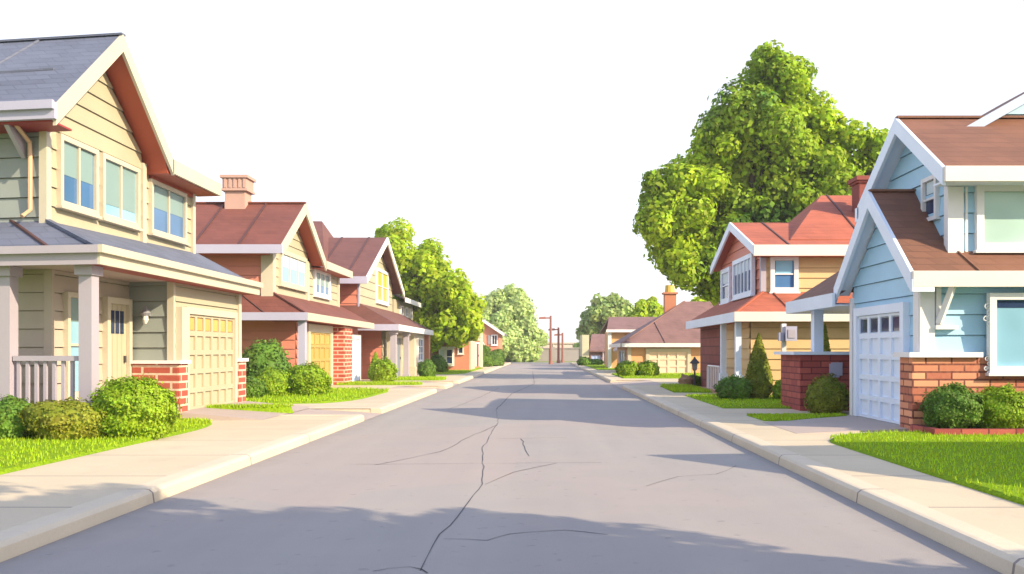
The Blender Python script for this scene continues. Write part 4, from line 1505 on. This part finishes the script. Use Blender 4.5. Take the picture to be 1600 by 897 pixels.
tree('oak_tree', 'huge broad green tree towering over the yellow house',
     [(1215, 128, 52), (1192, 100, 30), (1150, 168, 52), (1265, 170, 48), (1122, 230, 56), (1200, 220, 70), (1282, 228, 52),
      (1335, 235, 46), (1362, 232, 26), (1240, 130, 45), (1375, 262, 18), (1170, 292, 75), (1252, 292, 65), (1332, 300, 45), (1058, 305, 50), (1028, 300, 30),
      (1040, 355, 44), (1098, 365, 66), (1165, 372, 66), (1240, 350, 60), (1016, 335, 28), (1078, 412, 46), (1116, 440, 30), (1056, 392, 40), (1300, 190, 28), (1062, 350, 56), (1098, 415, 48), (1140, 430, 40), (1045, 405, 24), (1095, 300, 58)],
     43.0, (10.4, 43.0, 0.1), M['leaf_oak'], 'bark', 95000, 0.27, r0=0.5)
tree('maple_tree', 'bright lime green tree leaning over the low coral house on the left',
     [(622, 392, 40), (662, 412, 38), (650, 452, 46), (700, 452, 34), (690, 498, 46), (728, 505, 26), (648, 508, 44), (714, 515, 24), (636, 522, 22), (680, 520, 20), (600, 365, 14), (735, 510, 20), (665, 440, 46), (640, 472, 46), (692, 462, 38), (715, 480, 34)],
     58.5, (-7.9, 58.8, 0.1), M['leaf_lime'], 'green_bark', 40000, 0.32, r0=0.35)
tree('plane_tree', 'pale hazy green tree at the far end of the street',
     [(782, 480, 32), (757, 492, 24), (815, 495, 26), (792, 520, 38), (828, 522, 22), (815, 545, 25), (770, 530, 34), (792, 556, 16), (832, 548, 14), (742, 505, 24), (748, 532, 26), (800, 472, 24), (838, 530, 14)],
     116.0, (-4.6, 116.0, 0.05), M['leaf_hazed'], 'pale_bark', 34000, 0.5, r0=0.4)
tree('ash_tree', 'dull green rounded tree behind the dark brown garages',
     [(922, 512, 18), (948, 488, 26), (972, 480, 17), (936, 500, 22), (913, 521, 11), (985, 500, 20), (958, 470, 10), (962, 512, 20)],
     100.0, (7.5, 100.0, 0.05), M['leaf_far'], 'bark', 9000, 0.55, r0=0.3)
tree('lime_tree', 'small lime green tree behind the tan house roof',
     [(1015, 485, 22), (1000, 500, 18), (1034, 494, 15), (1020, 505, 20)],
     78.0, (9.6, 78.0, 0.05), M['leaf_lime'], 'bark', 6000, 0.45, r0=0.25)
tree('lime_tree', 'lime green treetop between the hip roof and the yellow house',
     [(1092, 482, 22), (1118, 470, 20), (1105, 495, 24), (1075, 495, 14)],
     66.0, (11.9, 66.0, 0.05), M['leaf_lime'], 'bark', 6000, 0.4, r0=0.25)


def shade_tree():
    """street tree beside the camera; its crown throws the shade across the near road"""
    base = (8.4, -0.3, 0.12)
    root = thing('shade_tree', base, 'street tree just outside the right edge whose crown shades the near road', 'tree', 'trees along the street')
    bl = [(6.5, -0.35, 6.6, 1.3, 1.25, 1.0), (7.5, 0.0, 6.3, 1.3, 1.25, 1.0), (8.0, 0.5, 5.7, 1.3, 1.2, 1.0), (8.4, 0.9, 5.0, 1.3, 1.1, 0.9),
          (9.0, 0.4, 4.7, 1.2, 1.1, 0.9), (9.7, 0.2, 4.2, 1.3, 1.1, 0.9), (7.4, -1.6, 6.3, 1.5, 1.3, 1.1), (8.3, -1.2, 5.6, 1.5, 1.3, 1.1),
          (9.2, -1.1, 4.9, 1.5, 1.3, 1.0), (10.3, -0.8, 4.1, 1.4, 1.2, 0.9), (5.4, -0.5, 6.5, 1.1, 1.1, 0.8), (4.6, -1.2, 6.3, 1.1, 1.1, 0.8),
          (5.8, -1.6, 6.4, 1.4, 1.3, 1.0), (8.9, -0.3, 5.6, 1.4, 1.3, 1.0), (7.0, -1.0, 5.6, 1.4, 1.3, 1.0), (10.6, -1.6, 4.6, 1.3, 1.2, 0.9)]
    V, Fc = leaves(bl, 70000, 0.25, inner=0.55, sub=16, subr=0.34, out=1.15)
    sp = []
    for b in bl:
        for k in range(26):
            d = rng.normal(size=3); d /= np.linalg.norm(d)
            sp.append((*(np.array(b[:3]) + d * np.array(b[3:]) * rng.uniform(1.0, 1.55)), *([rng.uniform(0.12, 0.32)] * 3)))
    V2, F2 = leaves(sp, 22000, 0.16, inner=0.6, sub=0)
    V, Fc = np.vstack([V, V2]), np.vstack([Fc, F2 + len(V)])
    leafmesh('crown', V, Fc, M['leaf_oak'], root)
    mb = MB()
    mb.tube([(8.4, -0.3, 0.0), (8.4, -0.3, 0.4), (8.45, -0.4, 2.0), (8.4, -0.4, 3.4)], [0.36, 0.25, 0.2, 0.17], 12)
    for b in bl:
        mb.tube([(8.4, -0.4, 3.3), ((8.4 + b[0]) / 2, (-0.4 + b[1]) / 2, b[2] * 0.5 + 1.9), tuple(b[:3])], [0.12, 0.08, 0.03], 7)
    mb.build('trunk', M['bark'], root, smooth=True)


shade_tree()


def shrub(label, c, r, mat, n=2600, size=0.075, name='shrub', group='clipped shrubs along the front gardens', shape='ball', lobes=0, z0=0.13):
    root = thing(name, (c[0], c[1], z0), label, 'shrub', group)
    mb = MB()
    if shape == 'cone':
        hgt = r[2]
        prof = [(0.0, 0.55), (0.12, 0.95), (0.3, 1.0), (0.55, 0.72), (0.8, 0.36), (0.94, 0.14), (1.0, 0.02)]
        mb.tube([(c[0], c[1], z0 + t * hgt) for t, k in prof], [r[0] * k * 0.9 for t, k in prof], 16)
        t = rng.random(n) ** 1.3
        k = np.interp(t, [p[0] for p in prof], [p[1] for p in prof])
        ph = rng.random(n) * 2 * math.pi
        rad = r[0] * k * rng.uniform(0.88, 1.08, n)
        pos = np.stack([c[0] + np.cos(ph) * rad, c[1] + np.sin(ph) * rad, z0 + t * hgt], 1)
        nr = np.stack([np.cos(ph), np.sin(ph), np.full(n, 0.5)], 1) + rng.normal(size=(n, 3)) * 0.5
        nr /= np.linalg.norm(nr, axis=1)[:, None]
        tt = rng.normal(size=(n, 3)); tt -= (tt * nr).sum(1)[:, None] * nr; tt /= np.linalg.norm(tt, axis=1)[:, None]
        u = np.cross(nr, tt)
        L = (size * rng.uniform(0.6, 1.3, n))[:, None]
        V = np.stack([pos - tt * L * .5, pos + u * L * .35, pos + tt * L * .5, pos - u * L * .35], 1).reshape(-1, 3)
        Fc = np.arange(4 * n).reshape(n, 4)
    else:
        zc = z0 + r[2] * 0.80
        bl = [(c[0], c[1], zc, r[0], r[1], r[2])]
        for i in range(lobes):
            a = 2 * math.pi * (i + random.random() * 0.5) / lobes
            bl.append((c[0] + math.cos(a) * r[0] * 0.5, c[1] + math.sin(a) * r[1] * 0.5, zc + random.uniform(-0.25, 0.35) * r[2], r[0] * random.uniform(.5, .62), r[1] * .56, r[2] * random.uniform(.5, .7)))
        for i, b in enumerate(bl):
            lump(mb, b[:3], (b[3] * 0.93, b[4] * 0.93, b[5] * 0.93), c[0] + i)
        ar = np.array([b[3] * b[5] for b in bl])
        idx = rng.choice(len(bl), size=n, p=ar / ar.sum())
        B = np.array(bl)[idx]
        d = rng.normal(size=(n, 3)); d /= np.linalg.norm(d, axis=1)[:, None]
        kk = np.array([1 + 0.30 * mnoise.noise(Vector((v[0] * 2.3 + c[0], v[1] * 2.3 + 2 * c[0], v[2] * 2.3))) for v in d])
        pos = B[:, :3] + d * (kk * np.where(rng.random(n) < 0.06, rng.uniform(1.05, 1.16, n), rng.uniform(0.92, 1.05, n)))[:, None] * B[:, 3:]
        keep = pos[:, 2] > z0 - 0.01
        pos, d = pos[keep], d[keep]
        n = len(pos)
        nr = d + rng.normal(size=(n, 3)) * 0.45 + np.array([0, 0, .2]); nr /= np.linalg.norm(nr, axis=1)[:, None]
        tt = rng.normal(size=(n, 3)); tt -= (tt * nr).sum(1)[:, None] * nr; tt /= np.linalg.norm(tt, axis=1)[:, None]
        u = np.cross(nr, tt)
        L = (size * rng.uniform(0.6, 1.35, n))[:, None]
        V = np.stack([pos - tt * L * .5, pos + u * L * .34 + nr * L * .06, pos + tt * L * .5, pos - u * L * .34 + nr * L * .06], 1).reshape(-1, 3)
        Fc = np.arange(4 * n).reshape(n, 4)
    # leaves and the dense body behind them are one mesh
    nb = len(mb.v)
    base = Vector(root['_base'])
    verts = [tuple(Vector(p) - base) for p in mb.v] + [tuple(p) for p in (V - np.array(base))]
    faces = [list(f) for f in mb.f] + (Fc + nb).tolist()
    me = bpy.data.meshes.new('foliage')
    me.from_pydata(verts, [], faces)
    me.materials.append(mat)
    me.polygons.foreach_set('use_smooth', [True] * len(mb.f) + [False] * len(Fc))
    o = bpy.data.objects.new('foliage', me)
    COL.objects.link(o); o.parent = root; o['_base'] = tuple(base)
    st = MB()
    st.tube([(c[0], c[1], z0 - 0.05), (c[0] + 0.02, c[1], z0 + r[2] * 0.5)], [0.05, 0.03], 6)
    for a in range(4):
        st.tube([(c[0], c[1], z0), (c[0] + math.cos(a * 1.6) * r[0] * .4, c[1] + math.sin(a * 1.6) * r[0] * .4, z0 + r[2] * .5)], [0.03, 0.015], 5)
    st.build('stem', M['bark'], root)
    return root


LS, DS, OS = M['leaf_shrub'], M['leaf_dark_shrub'], M['leaf_olive_shrub']
# cream house
shrub('small dark green shrub before the porch railing', (-7.95, 13.35), (0.40, 0.36, 0.34), DS, 5200, 0.05, lobes=3)
shrub('low olive brown spreading shrub between two greener ones at the porch', (-7.05, 13.25), (0.58, 0.42, 0.32), OS, 6500, 0.05, lobes=4)
shrub('big bright round shrub at the corner of the cream porch', (-6.25, 13.65), (0.60, 0.55, 0.48), LS, 11000, 0.05)
# between the cream and the salmon house
shrub('tall dark shrub against the salmon wall', (-8.35, 26.9), (0.72, 0.6, 0.88), DS, 7000, 0.08, lobes=5)
shrub('middle round shrub with pale tips before the tall dark one', (-7.75, 25.6), (0.55, 0.5, 0.42), LS, 5000, 0.07, lobes=3)
shrub('small dark round shrub beside the brick pier of the cream house', (-8.05, 24.6), (0.36, 0.36, 0.32), DS, 3200, 0.065)
shrub('large lime dome shrub on the lawn of the salmon house', (-6.85, 25.9), (0.64, 0.58, 0.50), LS, 7500, 0.065)
# third house
shrub('round glossy shrub before the columned porch', (-6.85, 38.2), (0.52, 0.5, 0.52), LS, 3600, 0.09)
shrub('slim upright shrub behind the round one at the columned porch', (-7.45, 39.6), (0.30, 0.3, 1.25), LS, 2200, 0.09, shape='cone', name='cone_shrub')
shrub('bushy dark shrub at the far end of the columned porch', (-5.65, 43.2), (0.40, 0.5, 0.48), DS, 3000, 0.09, lobes=3)
shrub('dark shrub under the lime tree by the coral wall', (-6.5, 54.5), (0.62, 0.6, 0.55), DS, 2600, 0.11)
shrub('tall clipped dark shrub by the red door of the coral house', (-4.95, 74.0), (0.78, 0.8, 0.95), DS, 2600, 0.13)
shrub('round dark shrub before the pink awning', (-4.55, 87.0), (0.72, 0.8, 0.8), DS, 2200, 0.15)
shrub('flat dark shrub at the pavement edge beyond the coral house', (-4.35, 78.0), (0.8, 1.2, 0.28), DS, 1800, 0.12)
# blue house
shrub('round dark green shrub nearest the white garage door in the brick bed', (6.5, 14.2), (0.46, 0.36, 0.36), DS, 7000, 0.045, z0=0.22)
shrub('middle round shrub with yellow green side in the brick bed', (7.26, 14.2), (0.44, 0.36, 0.36), LS, 7000, 0.045, z0=0.22)
shrub('round shrub cut off by the right edge in the brick bed', (8.02, 14.2), (0.44, 0.36, 0.36), DS, 6000, 0.045, z0=0.22)
shrub('dark loose shrub in the corner of the half wall and blue garage', (6.02, 19.0), (0.42, 0.38, 0.42), OS, 4800, 0.06, lobes=3)
shrub('slim dark cone shrub behind the half wall of the blue porch', (7.15, 22.8), (0.22, 0.22, 2.0), OS, 2800, 0.06, shape='cone', name='cone_shrub')
# yellow house
shrub('tall olive cone shrub before the yellow siding', (5.85, 24.4), (0.36, 0.36, 1.78), OS, 5600, 0.06, shape='cone', name='cone_shrub')
shrub('wide dark shrub left of the tall cone', (5.15, 24.3), (0.48, 0.42, 0.34), DS, 4800, 0.06, lobes=2)
shrub('small lime ball shrub right of the tall cone', (6.42, 24.1), (0.25, 0.25, 0.28), LS, 3000, 0.055)
shrub('brown green shrub at the right end of the cone bed', (6.85, 24.5), (0.34, 0.34, 0.36), OS, 3000, 0.06)
shrub('near black low shrub beside the boulder', (5.55, 33.4), (0.36, 0.3, 0.22), DS, 1800, 0.07)
# far right
shrub('lime round shrub at the left of the pair before the peach garage', (4.3, 46.0), (0.58, 0.55, 0.42), LS, 3200, 0.09)
shrub('lime round shrub at the right of the pair before the peach garage', (5.3, 46.0), (0.56, 0.55, 0.42), LS, 3200, 0.09)
shrub('small leafy plant at the far right kerb', (3.55, 80.0), (0.55, 0.6, 0.42), DS, 1600, 0.16, lobes=3)
shrub('dark hedge under the blue garage doors', (4.6, 82.0), (0.8, 0.5, 0.3), DS, 1600, 0.14)

# brick bed under the shrubs of the blue house
root = thing('planter', (8, 14.0, 0.12), 'low dark red brick bed edging before the blue house', 'planter')
mb = MB(); mb.box(5.98, 14, 13.72, 13.84, 0.10, 0.25); mb.box(5.98, 6.1, 13.84, 14.63, 0.10, 0.25)
mb.build('edging', M['brick_dark'], root)
mb = MB(); mb.box(6.1, 14, 13.84, 14.63, 0.10, 0.215)
mb.build('soil', M['soil'], root)

# boulder
mb = MB(); lump(mb, (5.2, 33.0, 0.30), (0.27, 0.24, 0.26), 3.3, 12, 8, 0.22)
tag(mb.build('boulder', M['stone_brown'], origin=(5.2, 33.0, 0.12), smooth=False), 'brown boulder on the strip lawn by the brick porch', 'rock')

# lantern by the brick porch
root = thing('yard_lantern', (5.28, 31.4, 0.12), 'dark lantern on a slim post beside the brick porch', 'lantern')
mb = MB(); mb.tube([(5.28, 31.4, 0.1), (5.28, 31.4, 0.75)], 0.03, 8); mb.tube([(5.28, 31.4, 0.1), (5.28, 31.4, 0.16)], 0.09, 10)
mb.build('post', M['dark_metal'], root)
mb = MB(); mb.tube([(5.28, 31.4, 0.75), (5.28, 31.4, 0.8), (5.28, 31.4, 1.0)], [0.08, 0.11, 0.14], 4)
mb.build('lamp_glass', M['grey_metal'], root)
mb = MB(); mb.tube([(5.28, 31.4, 1.0), (5.28, 31.4, 1.04), (5.28, 31.4, 1.18), (5.28, 31.4, 1.24)], [0.23, 0.22, 0.06, 0.02], 4)
mb.build('cap', M['dark_metal'], root)

# white post with a box before the yellow house
root = thing('box_post', (6.66, 24.9, 0.12), 'white post carrying a pale square box before the yellow siding', 'post')
mb = MB(); mb.box(6.60, 6.72, 24.84, 24.96, 0.1, 2.2); mb.box(6.56, 6.76, 24.80, 25.0, 0.1, 0.25)
mb.build('post', M['white_trim'], root)
mb = MB(); mb.box(6.64, 6.95, 24.6, 24.83, 1.72, 2.12); mb.box(6.48, 6.60, 24.68, 24.83, 1.72, 1.95)
mb.build('box', M['lavender_and_shade_trim'], root)
mb = MB(); mb.box(6.70, 6.89, 24.58, 24.6, 1.8, 2.03)
mb.build('panel', M['mauve_and_shade_trim'], root)


# street lamps at the end
def street_lamp(x, y, hgt, arm, label, tip=True):
    root = thing('street_lamp', (x, y, 0), label, 'street lamp', 'street lamps at the end of the road')
    mb = MB()
    mb.tube([(x, y, 0), (x, y, 0.35), (x, y, 0.36), (x, y, hgt)], [0.24, 0.2, 0.15, 0.12], 10)
    mb.build('pole', M['rust_metal'], root)
    mb = MB(); mb.beam((x + 0.1, y, hgt - 0.25), (x - arm, y, hgt - 0.25), 0.15, 0.15)
    mb.build('arm', M['rust_metal'], root)
    mb = MB(); mb.prism([(x - arm - 0.45, y - .2, hgt - .36), (x - arm + 0.3, y - .2, hgt - .36), (x - arm + 0.3, y + .2, hgt - .36), (x - arm - 0.45, y + .2, hgt - .36)],
                        [(x - arm - 0.4, y - .12, hgt - .16), (x - arm + 0.3, y - .12, hgt - .1), (x - arm + 0.3, y + .12, hgt - .1), (x - arm - 0.4, y + .12, hgt - .16)])
    mb.build('lamp_head', M['rust_metal'], root)


street_lamp(0.72, 96, 5.2, 0.85, 'tallest rust red street lamp, nearest at the road end')
street_lamp(1.68, 104, 4.15, 0.75, 'middle rust red street lamp at the road end')
street_lamp(2.28, 110, 3.65, 0.6, 'shortest rust red street lamp, farthest at the road end')

# wall and low building closing the view
root = thing('boundary_wall', (2, 120, 0), 'long grey wall closing off the far end of the street', 'wall')
mb = MB()
mb.box(-40, 40, 120, 120.4, 0, 1.72)
mb.box(-40, 40, 119.9, 120.5, 1.72, 1.86)
mb.build('wall', M['far_wall_paint'], root)
mb = MB()
for x in np.arange(-39, 40, 4.0):
    mb.box(x, x + 0.5, 119.78, 119.99, 0, 1.95)
mb.build('pier', M['far_wall_paint'], root)
root = thing('low_building', (2, 140, 0), 'low pinkish flat building behind the far wall', 'building')
mb = MB(); mb.box(-30, 34, 140, 150, 0, 2.55)
mb.build('wall', M['far_parapet_paint'], root)
mb = MB(); mb.box(-30.2, 34.2, 139.8, 150.2, 2.55, 2.75)
for x in np.arange(-29, 34, 1.6):
    mb.box(x, x + 0.12, 139.9, 140, 0.2, 2.55)
mb.build('parapet', M['far_parapet_paint'], root)
root = thing('yard_gate', (-2.9, 117, 0), 'small pale blue gate at the foot of the pale tree', 'gate')
mb = MB(); mb.box(-3.3, -3.18, 117, 117.1, 0, 0.95); mb.box(-2.0, -1.88, 117, 117.1, 0, 0.95); mb.box(-2.7, -2.58, 117, 117.1, 0, 0.9)
mb.build('gate_post', M['shutter_blue'], root)
mb = MB(); mb.box(-3.18, -2.0, 117.03, 117.07, 0.1, 0.75)
mb.build('panel', M['lavender_and_shade_trim'], root)
shrub('brown green round bush behind the far wall', (5.3, 128.0), (1.3, 1.3, 1.55), M['leaf_far'], 1500, 0.3, z0=0.0)

# thin summer haze along the street
mb = MB(); mb.box(-75, 75, -45, 165, -1.2, 22)
hm, hnt, hb = new_mat('haze')
hnt.nodes.remove(hb)
pv = hnt.nodes.new('ShaderNodeVolumePrincipled')
pv.inputs['Color'].default_value = (0.96, 0.98, 1, 1)
pv.inputs['Density'].default_value = 0.0006
hnt.links.new(pv.outputs[0], hnt.nodes['Material Output'].inputs['Volume'])
tag(mb.build('haze', hm), 'thin pale haze over the far end of the street', 'haze', kind='stuff')

for o in list(bpy.data.objects):
    if '_base' in o.keys():
        del o['_base']

# ================================================================== light, sky, camera
SUN_EL, SUN_B = R(27), R(32)          # height; angle behind the right hand side of the street
sd = Vector((math.cos(SUN_EL) * math.cos(SUN_B), -math.cos(SUN_EL) * math.sin(SUN_B), math.sin(SUN_EL)))
L = bpy.data.lights.new('sun', 'SUN')
L.energy = 5.0
L.angle = R(0.35)
L.color = (1.0, 0.83, 0.57)
so = bpy.data.objects.new('sun', L)
COL.objects.link(so)
so.rotation_euler = (-sd).to_track_quat('-Z', 'Y').to_euler()
so.location = (20, -10, 30)

wd = bpy.data.worlds.new('World')
scene.world = wd
wd.use_nodes = True
nt = wd.node_tree
bg = nt.nodes['Background']
sky = nt.nodes.new('ShaderNodeTexSky')
sky.sky_type = 'NISHITA'
sky.sun_disc = False
sky.sun_elevation = SUN_EL
sky.sun_rotation = R(122)
sky.air_density = 1.0
sky.dust_density = 2.0
nt.links.new(sky.outputs[0], bg.inputs[0])
bg.inputs[1].default_value = 0.065
bg2 = nt.nodes.new('ShaderNodeBackground')      # bright thin cloud veil over the blue
geo_ = nt.nodes.new('ShaderNodeTexCoord')
sep_ = nt.nodes.new('ShaderNodeSeparateXYZ')
nt.links.new(geo_.outputs['Generated'], sep_.inputs[0])
up_ = ramp(nt, sep_.outputs[2], 0.42, 0.75)     # milky towards the horizon, bluer overhead
nt.links.new(mixc(nt, up_, (0.54, 0.52, 0.55), (0.28, 0.37, 0.60)), bg2.inputs[0])
bg2.inputs[1].default_value = 1.0
ad = nt.nodes.new('ShaderNodeAddShader')
nt.links.new(bg.outputs[0], ad.inputs[0])
nt.links.new(bg2.outputs[0], ad.inputs[1])
nt.links.new(ad.outputs[0], nt.nodes['World Output'].inputs[0])

cam = bpy.data.cameras.new('camera')
cam.sensor_width = 36
cam.lens = F / 1600 * 36
cam.shift_x = -(VX - 800) / 1600
cam.shift_y = (VY - 448.5) / 1600
cam.clip_end = 2000
co_ = bpy.data.objects.new('camera', cam)
COL.objects.link(co_)
co_.location = (0, 0, H)
co_.rotation_euler = (R(90), 0, 0)
scene.camera = co_

scene.view_settings.view_transform = 'Standard'
scene.view_settings.look = 'None'
scene.view_settings.gamma = 1
scene.view_settings.exposure = 0.75
scene.cycles.max_bounces = 6
scene.cycles.use_denoising = True
